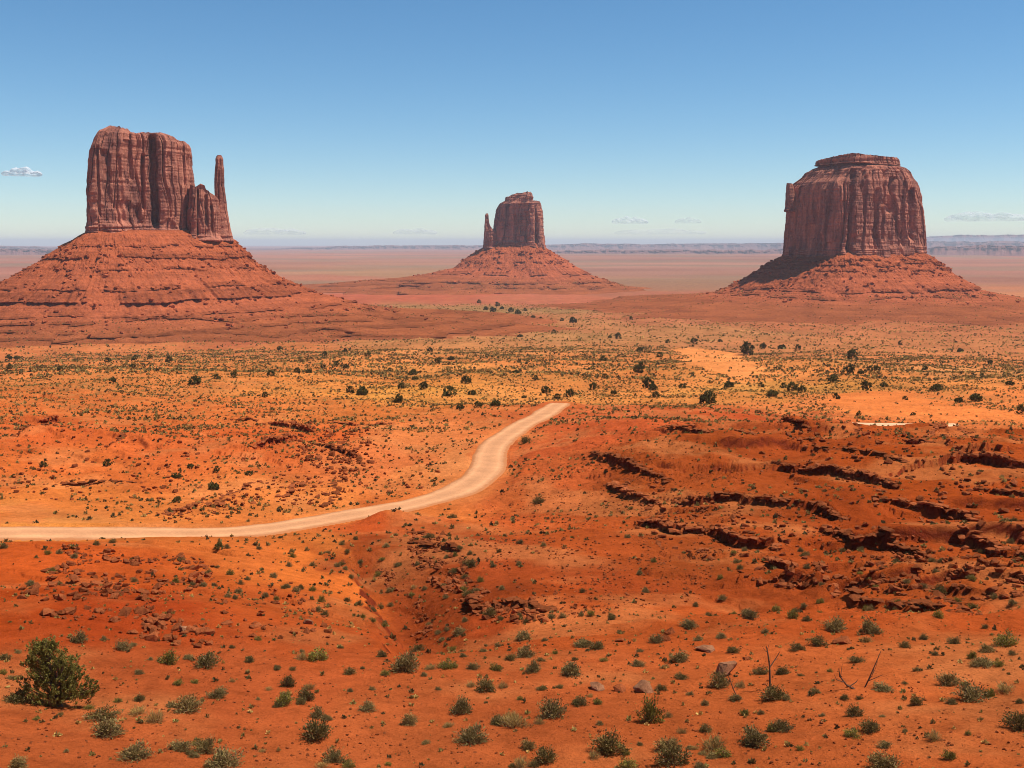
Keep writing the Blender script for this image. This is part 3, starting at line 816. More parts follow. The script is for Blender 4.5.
def scatter_rocks(pos, size, seed, tint=None, sink=0.15):
    """many rocks in one mesh"""
    rr = np.random.default_rng(seed)
    Vs, Fs, Cs = [], [], []
    base = 0
    pick = rr.integers(0, len(ROCKS), len(pos))
    for k in range(len(ROCKS)):
        m = np.nonzero(pick == k)[0]
        if not len(m): continue
        RV, RF = ROCKS[k]
        th = rr.uniform(0, 2 * math.pi, len(m)); tl = rr.normal(0, 0.35, len(m))
        v = RV[None] * (size[m, None, None] * rr.uniform(0.75, 1.3, (len(m), 1, 3)))
        c, s_ = np.cos(tl)[:, None], np.sin(tl)[:, None]
        y = v[..., 1] * c - v[..., 2] * s_; z = v[..., 1] * s_ + v[..., 2] * c
        c, s_ = np.cos(th)[:, None], np.sin(th)[:, None]
        xx = v[..., 0] * c - y * s_; yy = v[..., 0] * s_ + y * c
        p = pos[m]
        W = np.stack([xx + p[:, 0:1], yy + p[:, 1:2], z + p[:, 2:3] + (0.25 - sink) * size[m][:, None]], -1)
        Vs.append(W.reshape(-1, 3))
        Fs.append((RF[None] + base + (np.arange(len(m)) * len(RV))[:, None, None]).reshape(-1, 3))
        cc = rr.uniform(0.7, 1.25, (len(m), 1, 1)) * np.ones((1, len(RV), 3))
        Cs.append(cc.reshape(-1, 3)); base += len(m) * len(RV)
    return np.concatenate(Vs), np.concatenate(Fs), np.concatenate(Cs)

def talus_rubble(W, parent, count, smin, smax, seed, rows=(0.12, 0.8)):
    rr = np.random.default_rng(seed)
    nv, n, _ = W.shape
    j = (rr.uniform(rows[0], rows[1], count) * (nv - 1)).astype(int); i = rr.integers(0, n, count)
    nz = noise(i / n * 60.0, j / nv * 9.0, seed)
    keep = nz > -0.15
    p = W[j[keep], i[keep]]
    size = smin + (smax - smin) * rr.uniform(0, 1, len(p)) ** 3.5
    V, F, C = scatter_rocks(p, size, seed + 1, sink=0.1)
    o = obj("fallen_rubble", mesh_np("fallen_rubble", V, F, False, C), M_TALUS, parent)
    tag(o, None, None, None, "stuff")
    return o

# ---- left butte: mitten with a thumb
fw = Frame(160, 1500.0)
mpp = 1500.0 / FPX
bw = empty("sandstone_butte", tuple(fw.world(np.array(0.), np.array(0.), np.array(-112.))))
tag(bw, "mitten-shaped red butte with thin thumb spire on its right end, left side of the photo", "butte", "sandstone buttes in the valley")
def local(par, o):
    """children keep world coordinates: cancel the parent's offset"""
    o.matrix_parent_inverse = par.matrix_world.inverted() if False else o.matrix_parent_inverse
W_POLY = [(-1.0, -0.72), (-0.45, -0.66), (-0.2, -0.38), (0.15, -0.22), (0.45, -0.28), (1.0, 0.25), (0.95, 0.7), (0.2, 0.85), (-0.7, 0.6), (-1.0, 0.0)]
w_sil = [(236, 88, 198), (231, 88.3, 197.5), (215, 87.8, 197), (189, 87.6, 195.8), (178, 88.2, 194.6), (164, 89.3, 193), (153, 91, 192.3), (147, 93.5, 191.8), (142, 95, 190), (136, 97, 186), (130, 104, 170)]
w_top = [(86, 150), (92, 145), (97, 136.5), (101, 133), (107, 131), (111, 128.3), (120, 129), (128, 131.5), (132, 134.6), (139, 135), (147, 133.6), (158, 133.8), (168, 134.7), (174, 137.5), (179, 140.2), (187, 141.5), (190.5, 144), (194, 150), (198, 175)]
w_bot = [(80, 233), (120, 234), (160, 236), (200, 240)]
cracks = [(152, 2.6, 20, 137, 226), (142.5, 1.5, 11, 156, 208), (131, 1.3, 6, 136, 180), (107, 4.0, 6, 154, 195), (184, 1.0, 6, 146, 195), (189, 0.9, 6, 146, 192), (99, 1.2, 4, 150, 215), (139, 2.2, 6, 205, 228), (122, 1.2, 4, 160, 222)]
cliff("cliff", fw, bw, W_POLY, w_sil, w_top, w_bot, 84, 300, n=900, nv=170, a0=8, a1=4.4, a2=1.5, cracks=cracks, flare=2)
S_POLY = [(-1, -0.6), (0.2, -0.75), (1, -0.5), (1, 0.5), (0, 0.7), (-1, 0.6)]
cliff("shoulder", fw, bw, S_POLY, [(240, 188, 222), (215, 188, 221), (197, 189, 218), (188, 190, 214)],
      [(186, 182), (193, 187), (197, 187), (200, 184.6), (204, 186.5), (206, 191), (210, 193.5), (214, 196), (222, 204)], [(186, 240), (224, 242)], 34, 340, n=420, nv=100, a0=6, a1=2.6, a2=0.9, cracks=[(205, 1.6, 6, 196, 225), (211, 1.2, 4, 205, 232), (197, 1.2, 5, 190, 215)], flare=2)
T_POLY = [(-1, -0.7), (0.1, -1), (1, -0.5), (0.9, 0.7), (0, 1), (-1, 0.6)]
cliff("thumb_spire", fw, bw, T_POLY, [(241, 214.5, 233), (230, 215, 231), (220, 215, 229), (199, 214.6, 226), (186, 214, 224.3), (170, 214.6, 224), (163, 215.4, 223.4), (159, 215.2, 223.2), (156, 216.5, 222.0)],
      [(213, 159), (215.4, 157), (217.5, 155.2), (221, 155.2), (223, 157.5), (226, 166), (233, 200)], [(212, 240), (234, 242)], 13, 360, n=260, nv=140, a0=2.2, a1=1.2, a2=0.5, bedz=0.5, flare=2, topn=0.3)
x0, x1 = fw.at(88, 235)[0], fw.at(233, 240)[0]
RM = 1500.0 / FPX
W_ALL = [(-1, -0.8), (-0.4, -0.68), (0.3, -0.3), (1, 0.0), (1, 0.45), (0.4, 0.8), (-0.7, 0.6), (-1, 0.1)]
def zrow(fr, row): return float(ray(512, row)[1]) * fr.R
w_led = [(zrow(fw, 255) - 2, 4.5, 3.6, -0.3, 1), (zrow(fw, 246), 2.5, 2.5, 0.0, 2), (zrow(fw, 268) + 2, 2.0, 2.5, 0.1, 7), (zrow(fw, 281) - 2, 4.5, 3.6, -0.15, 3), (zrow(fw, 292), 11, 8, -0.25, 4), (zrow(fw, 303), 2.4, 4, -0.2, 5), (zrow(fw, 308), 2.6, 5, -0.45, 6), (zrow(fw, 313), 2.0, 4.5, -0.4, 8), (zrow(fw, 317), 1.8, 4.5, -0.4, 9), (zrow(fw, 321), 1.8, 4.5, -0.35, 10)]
w_left = [(231, -6), (233.5, 2), (253, 30 * RM), (272, 59 * RM), (288, 90 * RM), (300, 115 * RM), (312, 165 * RM), (322, 260 * RM), (335, 420 * RM)]
w_right = [(237, -6), (240.5, 2), (253, 14 * RM), (262, 22 * RM), (280, 46 * RM), (290, 70 * RM), (296, 92 * RM), (305, 120 * RM), (314, 170 * RM), (321, 255 * RM), (335, 400 * RM)]
w_front = [(232, -8), (235, 2), (253, 25 * RM), (272, 50 * RM), (290, 82 * RM), (302, 102 * RM), (308, 122 * RM), (316, 165 * RM), (322, 205 * RM), (335, 330 * RM)]
def zc(fr, r): return fr
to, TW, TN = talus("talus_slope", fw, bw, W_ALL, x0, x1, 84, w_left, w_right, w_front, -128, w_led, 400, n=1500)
APRONS = [TW]
talus_rubble(TW, bw, 4200, 0.9, 6.5, 410)

# ---- middle butte, far off
fe = Frame(516, 3260.0)
be = empty("sandstone_butte", tuple(fe.world(np.array(0.), np.array(0.), np.array(-138.))))
tag(be, "smallest and farthest mitten butte, shaded front and thumb spire on its left, centre of photo", "butte", "sandstone buttes in the valley")
E_POLY = [(-1.0, 0.15), (-0.55, -0.25), (0.1, -0.45), (0.72, -0.75), (1.0, 0.0), (0.85, 0.6), (0.1, 0.8), (-0.8, 0.6)]
cliff("cliff", fe, be, E_POLY, [(250, 490, 545.5), (247, 491, 545), (230, 493, 544), (215, 495, 543.2), (209, 496.2, 542), (203.5, 499.5, 541), (201, 503, 540)],
      [(490, 215), (496, 208), (500, 203.2), (505, 201), (533, 200.8), (540, 201.6), (542, 204), (546, 214)], [(484, 247), (505, 246), (530, 246), (548, 250)], 72, 500, n=620, nv=110, a0=12, a1=5, a2=1.6, bedz=2.0, cracks=[(515, 1.2, 9, 215, 240), (536, 1.4, 12, 206, 245), (526, 1.0, 6, 212, 240)], flare=4)
cliff("cap_rock", fe, be, E_POLY, [(203, 503.5, 533.5), (199, 504.5, 533.2), (197, 505.5, 533.4), (194.5, 511, 532.6), (192.5, 517, 531)],
      [(503, 200), (505.5, 197), (509, 196.5), (511.5, 195), (517, 193.3), (523, 193), (527, 192), (531, 192.4), (534, 196)], [(500, 204), (536, 204)], 46, 540, n=320, nv=50, a0=7, a1=4, a2=2, bedz=3.0, topn=1.5)
cliff("thumb_spire", fe, be, T_POLY, [(250, 483, 497), (240, 483.4, 497), (231, 484, 495.5), (228, 484.2, 491.5), (224, 484.6, 489.5), (217, 485.2, 488.7), (215.5, 484.9, 489), (213.8, 485.8, 488.2)],
      [(482, 214.5), (485.5, 213.6), (488, 213.4), (489.3, 218), (491, 227.6), (493.5, 228), (498, 222)], [(480, 249), (500, 249)], 20, 560, n=220, nv=110, a0=4.0, a1=2.0, a2=0.9, topn=0.3, flare=2)
EM = 3260.0 / FPX
x0, x1 = fe.at(483.5, 247)[0], fe.at(545, 248)[0]
e_left = [(245, -12), (248, 2), (257, 16 * EM), (268, 29 * EM), (273, 48 * EM), (278, 85 * EM), (284, 140 * EM), (300, 320 * EM)]
e_right = [(245, -12), (248.5, 2), (259, 17 * EM), (272, 39 * EM), (281, 62 * EM), (286.5, 78 * EM), (291, 110 * EM), (300, 260 * EM)]
e_front = [(241.5, -14), (245, 4), (258, 18 * EM), (271, 36 * EM), (279, 56 * EM), (284, 78 * EM), (290, 130 * EM), (300, 280 * EM)]
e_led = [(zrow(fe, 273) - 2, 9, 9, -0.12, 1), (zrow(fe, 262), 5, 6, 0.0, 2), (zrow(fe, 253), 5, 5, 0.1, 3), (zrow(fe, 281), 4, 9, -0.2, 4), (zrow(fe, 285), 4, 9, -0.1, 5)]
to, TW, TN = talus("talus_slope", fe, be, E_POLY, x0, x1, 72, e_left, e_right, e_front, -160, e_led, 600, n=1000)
APRONS.append(TW)
talus_rubble(TW, be, 1500, 2.0, 11, 610)

# ---- right butte: broad block with a flat cap
fm = Frame(854, 2140.0)
bm_ = empty("sandstone_butte", tuple(fm.world(np.array(0.), np.array(0.), np.array(-118.))))
tag(bm_, "broad blocky red butte with flat cap, left face in shadow, right side of photo", "butte", "sandstone buttes in the valley")
M_POLY = [(-1.0, 0.35), (-0.82, 0.0), (-0.30, -0.72), (-0.10, -0.86), (0.35, -0.50), (1.0, 0.2), (0.9, 0.7), (0.1, 0.95), (-0.8, 0.75)]
cr = [(853, 2.2, 14, 172, 252), (892, 3.0, 13, 178, 212), (914, 3.0, 13, 188, 240), (877, 1.6, 8, 190, 250), (866, 1.3, 7, 178, 215), (884, 1.2, 7, 172, 240), (904, 1.5, 7, 180, 245), (851, 4, 8, 235, 256)]
cliff("cliff", fm, bm_, M_POLY, [(262, 781.5, 927), (254, 783, 926.5), (240, 783, 926.4), (210, 784.3, 925), (196, 785, 922.5), (187, 786.5, 920), (182, 791.5, 918), (178.5, 797, 914.5), (176, 800.5, 913), (172, 803.5, 912), (168, 811, 907), (165.8, 817, 899), (164, 821, 895)],
      [(780, 164), (930, 164)], [(778, 258), (845, 258), (930, 255)], 128, 700, n=1000, nv=190, a0=12, a1=5.0, a2=1.6, bedz=1.2, cracks=cr, flare=4, bench=180)
cliff("pinnacle", fm, bm_, T_POLY, [(205, 784.8, 795), (190, 785.8, 794.5), (186, 786.2, 793.5), (184, 786.6, 792.5)], [(784, 184), (787, 183.2), (793, 183.6), (796, 187)], [(782, 212), (800, 212)], 12, 740, n=120, nv=40, a0=2, a1=1, a2=0.5, topn=0.2)
cliff("cap_rock", fm, bm_, M_POLY, [(165.5, 817, 899), (164.4, 815, 900.8), (162, 815, 900.5), (160, 815.5, 899.8), (158, 817.5, 899)],
      [(812, 161.5), (818, 159.6), (835, 157.5), (850, 155.8), (858, 155.4), (866, 156.4), (885, 156.8), (897, 157.2), (902, 160)], [(810, 165.2), (905, 165.2)], 76, 760, n=520, nv=40, a0=4, a1=3.2, a2=1.2, bedz=2.2, topn=0.6)
MM = 2140.0 / FPX
x0, x1 = fm.at(782, 256)[0], fm.at(927, 254)[0]
m_left = [(252, -12), (256, 2), (268, 22 * MM), (276, 34 * MM), (285, 47 * MM), (293, 68 * MM), (297, 95 * MM), (303, 170 * MM), (316, 330 * MM)]
m_right = [(249, -12), (253, 2), (264, 15 * MM), (275, 29 * MM), (288, 49 * MM), (293, 77 * MM), (297, 105 * MM), (303, 170 * MM), (316, 330 * MM)]
m_front = [(250, -14), (254, 4), (266, 20 * MM), (277, 37 * MM), (286, 52 * MM), (292, 74 * MM), (297, 110 * MM), (303, 175 * MM), (316, 330 * MM)]
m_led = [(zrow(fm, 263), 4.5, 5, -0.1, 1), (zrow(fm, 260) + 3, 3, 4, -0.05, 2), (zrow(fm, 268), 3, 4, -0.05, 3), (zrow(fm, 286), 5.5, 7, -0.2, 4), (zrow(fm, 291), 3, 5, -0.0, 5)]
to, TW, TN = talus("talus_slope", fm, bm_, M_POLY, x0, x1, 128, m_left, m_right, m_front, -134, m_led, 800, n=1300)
APRONS.append(TW)
talus_rubble(TW, bm_, 3200, 1.4, 8, 810)
for root in (bw, be, bm_):
    for ch in list(bpy.data.objects):
        if ch.parent is root: ch.location = (-root.location.x, -root.location.y, -root.location.z)

# ------------------------------------------------------------------ plateaus on the skyline
M_PLAT = rock_material("far plateau", (0.22, 0.095, 0.075), (0.10, 0.045, 0.042), (0.50, 0.26, 0.18), 0.6, 0.35, 0.05)
def plateau(name, dist, spans, base_z_, deep, seed, label, notch=0.5, slope=1.0):
    """a scarp: spans are (px, skyline row) points; its foot spreads forward, its top runs back"""
    px = np.arange(spans[0][0], spans[-1][0] + 0.1, 1.0)
    row = np.interp(px, [p[0] for p in spans], [p[1] for p in spans])
    a, s = ray(px, row)
    s = s + 1.6 / FPX + notch / FPX * (np.round(2.2 * fbm(px / 22, px * 0, 4, seed)) * 0.5)
    wob = dist * 0.05 * fbm(px / 40, px * 0 + 7, 4, seed + 1)
    top = np.maximum(s * dist, base_z_ + 2)
    edge = np.minimum(sstep(0, 8, px - px[0]), 1 - sstep(-8, 0, px - px[-1]))
    top = base_z_ - 30 + (top - base_z_ + 30) * edge
    h = top - base_z_
    prof = [(-2.6 * slope, -0.05), (-1.6 * slope, 0.16), (-0.9 * slope, 0.42), (-0.62 * slope, 0.60), (-0.58 * slope, 0.78), (-0.2 * slope, 0.86), (-0.12 * slope, 1.0), (deep, 1.0), (deep * 1.1, -0.05)]
    rows = []
    for k, (o, f) in enumerate(prof):
        r = dist + wob + o * np.maximum(h, 10) * 3 if o <= 0 else dist + wob * 0.3 + o
        r = r + dist * 0.006 * fbm(px / 6, px * 0 + k * 0.4, 3, seed + 2) * (k < 7)
        rows.append(np.stack([r * np.sin(a), r * np.cos(a), base_z_ + h * f + ZC], -1))
    V = np.array(rows)
    o = obj(name, mesh_np(name, V.reshape(-1, 3), grid_faces(len(px), len(prof))[:, ::-1], False, np.ones((V.shape[0] * V.shape[1], 3))), M_PLAT)
    return tag(o, label, None, None, "structure")
plateau("plateau", 26000, [(-420, 247), (-200, 246.5), (0, 248), (60, 250), (150, 251), (235, 252), (300, 250), (350, 248), (420, 247.4), (475, 247.3), (520, 247.5), (560, 246.2), (590, 245), (640, 246), (700, 245.2), (760, 244.8), (820, 245), (930, 243.4), (1024, 243), (1200, 243), (1420, 244)], -150, 6000, 900, "long flat plateau along the horizon behind the buttes", 0.7)
plateau("plateau", 15500, [(545, 253.4), (575, 252.6), (600, 252.0), (640, 252.4), (670, 251.6), (720, 252.4), (745, 252), (780, 251.4), (830, 252)], -148, 1500, 930, "low line of mesas on the plain between the middle and right buttes", 1.2)
plateau("plateau", 15500, [(910, 251), (950, 248), (1000, 247.4), (1050, 248), (1200, 249)], -148, 1500, 960, "low mesa on the plain at the right edge behind the broad butte", 1.0)
plateau("plateau", 15500, [(-300, 251), (-100, 250.6), (20, 251.4), (70, 252), (120, 253)], -148, 1200, 970, "low mesa line on the plain at the left edge behind the mitten butte", 0.8)
plateau("hills", 52000, [(900, 243), (930, 238.5), (960, 236.8), (990, 237.2), (1024, 236), (1100, 235), (1200, 236), (1300, 242)], -150, 5000, 980, "faint blue hills on the horizon at the right edge", 0.5)

# ------------------------------------------------------------------ clouds, beyond and above the haze
def cloud_material(dens, wm):
    m = bpy.data.materials.new("cloud"); m.use_nodes = True
    nt = m.node_tree
    b = nt.nodes["Principled BSDF"]; b.inputs["Base Color"].default_value = (0.9, 0.9, 0.92, 1); b.inputs["Roughness"].default_value = 1.0; b.inputs["Specular IOR Level"].default_value = 0.0
    tl = nt.nodes.new("ShaderNodeBsdfTranslucent"); tl.inputs["Color"].default_value = (0.9, 0.9, 0.92, 1)
    mx = nt.nodes.new("ShaderNodeMixShader"); mx.inputs[0].default_value = 0.5
    nt.links.new(b.outputs[0], mx.inputs[1]); nt.links.new(tl.outputs[0], mx.inputs[2])
    tc = nt.nodes.new("ShaderNodeTexCoord")
    n = noise_n(nt, mapping(nt, tc.outputs["Object"], (6.0 / wm, 6.0 / wm, 14.0 / wm)), 1.0, 3, 0.55)
    tr = nt.nodes.new("ShaderNodeBsdfTransparent")
    m2 = nt.nodes.new("ShaderNodeMixShader")
    nt.links.new(math_n(nt, 'MULTIPLY', ramp(nt, n, [(0.26, 0.0), (0.74, 1.0)]), dens), m2.inputs[0])
    nt.links.new(tr.outputs[0], m2.inputs[1]); nt.links.new(mx.outputs[0], m2.inputs[2])
    nt.links.new(m2.outputs[0], nt.nodes["Material Output"].inputs["Surface"])
    return m
CLOUDS = [
    (22, 174, 34, 8, 1.0, "small lone white cloud in the sky left of the mitten butte"),
    (630, 222, 36, 7, 0.5, "brightest of the faint clouds above the horizon right of the middle butte"),
    (688, 222, 26, 6, 0.3, "small faint cloud wisp to the right of the brighter one near middle butte"),
    (275, 233, 60, 7, 0.35, "faint low cloud bank just right of the thumb spire"),
    (415, 233, 44, 6, 0.35, "faint low cloud bank left of the middle butte"),
    (985, 219, 70, 9, 0.45, "faint wide cloud bank low over the right edge of the photo"),
    (660, 233, 90, 6, 0.25, "long thin cloud streak low above the plateau between the buttes"),
]
for i, (px, py, w, h, dens, lab) in enumerate(CLOUDS):
    D = 90000.0
    a, s = ray(px, py)
    c = np.array((D * math.sin(a), D * math.cos(a), s * D + ZC))
    wm, hm = w * D / FPX, h * D / FPX
    rr = random.Random(40 + i)
    bm = bmesh.new()
    bmesh.ops.create_icosphere(bm, subdivisions=5, radius=1.0)
    cv = np.array([v.co[:] for v in bm.verts])
    lump = 1 + 0.5 * fbm(cv[:, 0] * 2.6 + i * 5, cv[:, 1] * 1.0 + cv[:, 2] * 1.2, 2, 150 + i) * (cv[:, 2] > -0.2)
    for v, c_, l_ in zip(bm.verts, cv, lump):
        v.co = Vector((c_[0] * wm * 0.5, c_[1] * wm * 0.22 * l_, max(c_[2], -0.35) * hm * 0.62 * l_))
    me = bpy.data.meshes.new("cloud"); bm.to_mesh(me); bm.free()
    o = obj("cloud", me, None)
    me.polygons.foreach_set('use_smooth', np.ones(len(me.polygons), bool)); me.materials.append(cloud_material(min(1.0, dens * 0.95), wm))
    o.location = c; o.rotation_euler = (0, 0, -a)
    tag(o, lab, "cloud", "small clouds in the sky")

# ------------------------------------------------------------------ the air
HB = 80000.0
hz = bpy.data.meshes.new("haze")
b_ = bmesh.new(); bmesh.ops.create_cube(b_, size=1.0)
zlo, zhi = float(GZ.min()) - 1.0, ZC + 176.0
zlo = min(zlo, ZC - 190.0)
for v in b_.verts:
    v.co = Vector((v.co.x * 2 * 68000, v.co.y * 2 * 68000, zlo if v.co.z < 0 else zhi))
b_.to_mesh(hz); b_.free()
hm_ = bpy.data.materials.new("haze"); hm_.use_nodes = True
nt = hm_.node_tree; nt.nodes.remove(nt.nodes["Principled BSDF"])
pv = nt.nodes.new("ShaderNodeVolumePrincipled")
pv.inputs["Color"].default_value = (0.92, 0.92, 1.0, 1); pv.inputs["Density"].default_value = 3.3e-5; pv.inputs["Anisotropy"].default_value = 0.0
nt.links.new(pv.outputs[0], nt.nodes["Material Output"].inputs["Volume"])
tag(obj("haze", hz, hm_), "thin blue desert haze over the valley", None, None, "stuff")

# ------------------------------------------------------------------ plants
def plant_material(name, trans=0.25):
    m, nt, b = new_mat(name)
    at = attr(nt)
    oi = nt.nodes.new("ShaderNodeObjectInfo")
    c = mixc(nt, 'MULTIPLY', 1.0, at.outputs["Color"], ramp(nt, oi.outputs["Random"], [(0.0, (0.80, 0.80, 0.78)), (0.5, (1.0, 1.0, 1.0)), (1.0, (1.20, 1.14, 1.05))]))
    nt.links.new(c, b.inputs["Base Color"])
    b.inputs["Specular IOR Level"].default_value = 0.1
    t = nt.nodes.new("ShaderNodeBsdfTranslucent"); nt.links.new(c, t.inputs["Color"])
    mx = nt.nodes.new("ShaderNodeMixShader"); mx.inputs[0].default_value = trans
    nt.links.new(b.outputs[0], mx.inputs[1]); nt.links.new(t.outputs[0], mx.inputs[2])
    nt.links.new(mx.outputs[0], nt.nodes["Material Output"].inputs["Surface"])
    return m
M_LEAF = plant_material("dry leaves")
M_TWIG = plant_material("grey twigs", 0.0)

def leaf_quads(P, Dv, ln, wd, rr):
    """leaf blades: centre P, direction Dv"""
    n = len(P)
    Dv = Dv / np.linalg.norm(Dv, axis=1)[:, None]
    q = rr.normal(size=(n, 3)); sd = np.cross(Dv, q); sd /= np.linalg.norm(sd, axis=1)[:, None] + 1e-9
    a = Dv * ln[:, None] * 0.5; b = sd * wd[:, None] * 0.5
    V = np.stack([P - a - b * 0.5, P - a * 0.1 + b * -1.0, P + a, P - a * 0.1 + b], 1).reshape(-1, 3)
    F = np.arange(4 * n).reshape(n, 4)
    return V, F
def tube(pts, rad, k=4):
    pts = np.array(pts, float); n = len(pts)
    t = np.gradient(pts, axis=0); t /= np.linalg.norm(t, axis=1)[:, None] + 1e-9
    u = np.cross(t, np.array((0.31, 0.77, 0.55))); u /= np.linalg.norm(u, axis=1)[:, None] + 1e-9
    v = np.cross(t, u)
    th = np.arange(k) / k * 2 * math.pi
    V = pts[:, None] + rad[:, None, None] * (u[:, None] * np.cos(th)[None, :, None] + v[:, None] * np.sin(th)[None, :, None])
    return V.reshape(-1, 3), grid_faces(k, n, wrap=True)
def join(parts):
    Vs, Fs, Cs = [], [], []; b = 0
    for V, F, C in parts:
        Vs.append(V); Fs.append(F + b); Cs.append(C); b += len(V)
    return np.concatenate(Vs), np.concatenate(Fs), np.concatenate(Cs)

KIND = {  # leaf colour, tip colour, height/width, leaf length, width, count, upright
    'sage': ((0.150, 0.103, 0.034), (0.37, 0.262, 0.090), 0.56, 0.085, 0.018, 1500, 0.25),
    'dark': ((0.105, 0.074, 0.022), (0.24, 0.166, 0.050), 0.58, 0.075, 0.019, 1500, 0.25),
    'green': ((0.14, 0.112, 0.022), (0.32, 0.26, 0.05), 0.66, 0.085, 0.022, 1100, 0.45),
    'straw': ((0.28, 0.17, 0.05), (0.56, 0.38, 0.12), 0.52, 0.20, 0.010, 620, 1.0),
}
def shrub_parts(kind, seed):
    rr = np.random.default_rng(seed)
    c0, c1, hr, ll, lw, cnt, up = KIND[kind]
    ns = 46
    az = rr.uniform(0, 2 * math.pi, ns); el = np.arcsin(rr.uniform(0.08, 1, ns))
    L = rr.uniform(0.72, 1.08, ns) * (0.85 + 0.25 * np.sin(az * 2 + rr.uniform(0, 6)) * 0.6)
    d = np.stack([np.cos(az) * np.cos(el), np.sin(az) * np.cos(el), np.sin(el)], 1)
    tip = d * L[:, None] * np.array((0.5, 0.5, hr))
    i = rr.integers(0, ns, cnt); t = rr.uniform(0.25, 1.0, cnt) ** 0.6
    P = tip[i] * t[:, None] + rr.normal(0, 0.06, (cnt, 3)); P[:, 2] = np.abs(P[:, 2]) + 0.02
    Dv = d[i] + rr.normal(0, 0.45, (cnt, 3)) + np.array((0, 0, up))
    ln = ll * rr.uniform(0.6, 1.35, cnt); wd = lw * 1.5 * rr.uniform(0.7, 1.3, cnt)
    V, F = leaf_quads(P, Dv, ln, wd, rr)
    f = np.clip(rr.uniform(-0.2, 1.0, cnt), 0, 1)[:, None]
    C = np.array(c0) * (1 - f) + np.array(c1) * f
    dry = rr.random(cnt) < 0.10
    C[dry] = np.array((0.34, 0.22, 0.10)) * rr.uniform(0.7, 1.1, (dry.sum(), 1))
    leaf = (V, F, np.repeat(C, 4, 0))
    br = []
    for k in range(0, ns, 2):
        p = np.array([(0, 0, -0.03), tip[k] * 0.45 + rr.normal(0, 0.02, 3), tip[k] * 0.98])
        Vb, Fb = tube(p, np.array((0.016, 0.010, 0.004)), 3)
        br.append((Vb, Fb, np.tile(np.array((0.14, 0.085, 0.055)), (len(Vb), 1))))
    return leaf, join(br)
PROTO = {}
for kind in KIND:
    for v in range(5):
        lf, br = shrub_parts(kind, 1000 + v * 13 + len(kind) * 101 + ord(kind[0]))
        mf = mesh_np(kind + "_foliage", *lf[:2], False, lf[2]); mf.materials.append(M_LEAF)
        mb = mesh_np(kind + "_stems", *br[:2], False, br[2]); mb.materials.append(M_TWIG)
        al = join([lf, (br[0], br[1], br[2])])
        ma = mesh_np(kind + "_whole", al[0], al[1], False, al[2]); ma.materials.append(M_LEAF)
        PROTO[kind, v] = (mf, mb, ma)
NAME = {'sage': "sagebrush", 'dark': "olive_bush", 'green': "leafy_bush", 'straw': "grass_clump"}
DESC = {'sage': "grey-green sagebrush", 'dark': "dark olive bush", 'green': "yellow-green bush", 'straw': "dry straw-coloured grass clump"}
CATG = {'sage': "sagebrush", 'dark': "bush", 'green': "bush", 'straw': "grass clump"}

TODO = []        # (object, px, py, description, landmark set)
def gz(x, y): return float(ground(np.array(x), np.array(y)))
def depth_of(x, y, z): return y * CP - (z - ZC) * SP

def place_shrub(kind, px, py, wpx, tall=1.0):
    x, y = p2w(px, py)
    z = gz(x, y)
    w = 1.2 * wpx * depth_of(x, y, z) / FPX
    v = random.randrange(5)
    mf, mb, ma = PROTO[kind, v]
    s = (w * random.uniform(0.95, 1.05), w * random.uniform(0.9, 1.1), w * tall * random.uniform(0.62, 1.0))
    rz = random.uniform(0, 6.28)
    if wpx >= 17:
        o = empty(NAME[kind], (x, y, z - 0.02), rz); o.scale = s
        for nm, me in (("foliage", mf), ("stems", mb)):
            c = bpy.data.objects.new(nm, me); COL.objects.link(c); c.parent = o
    else:
        o = bpy.data.objects.new(NAME[kind], ma); COL.objects.link(o)
        o.location = (x, y, z - 0.02); o.rotation_euler = (0, 0, rz); o.scale = s
    size = "large" if wpx >= 27 else ("mid-sized" if wpx >= 17 else "small")
    tag(o, None, CATG[kind], "bushes on the red sand in the foreground")
    TODO.append((o, px, py, size + " " + DESC[kind], 'fg'))
    return o

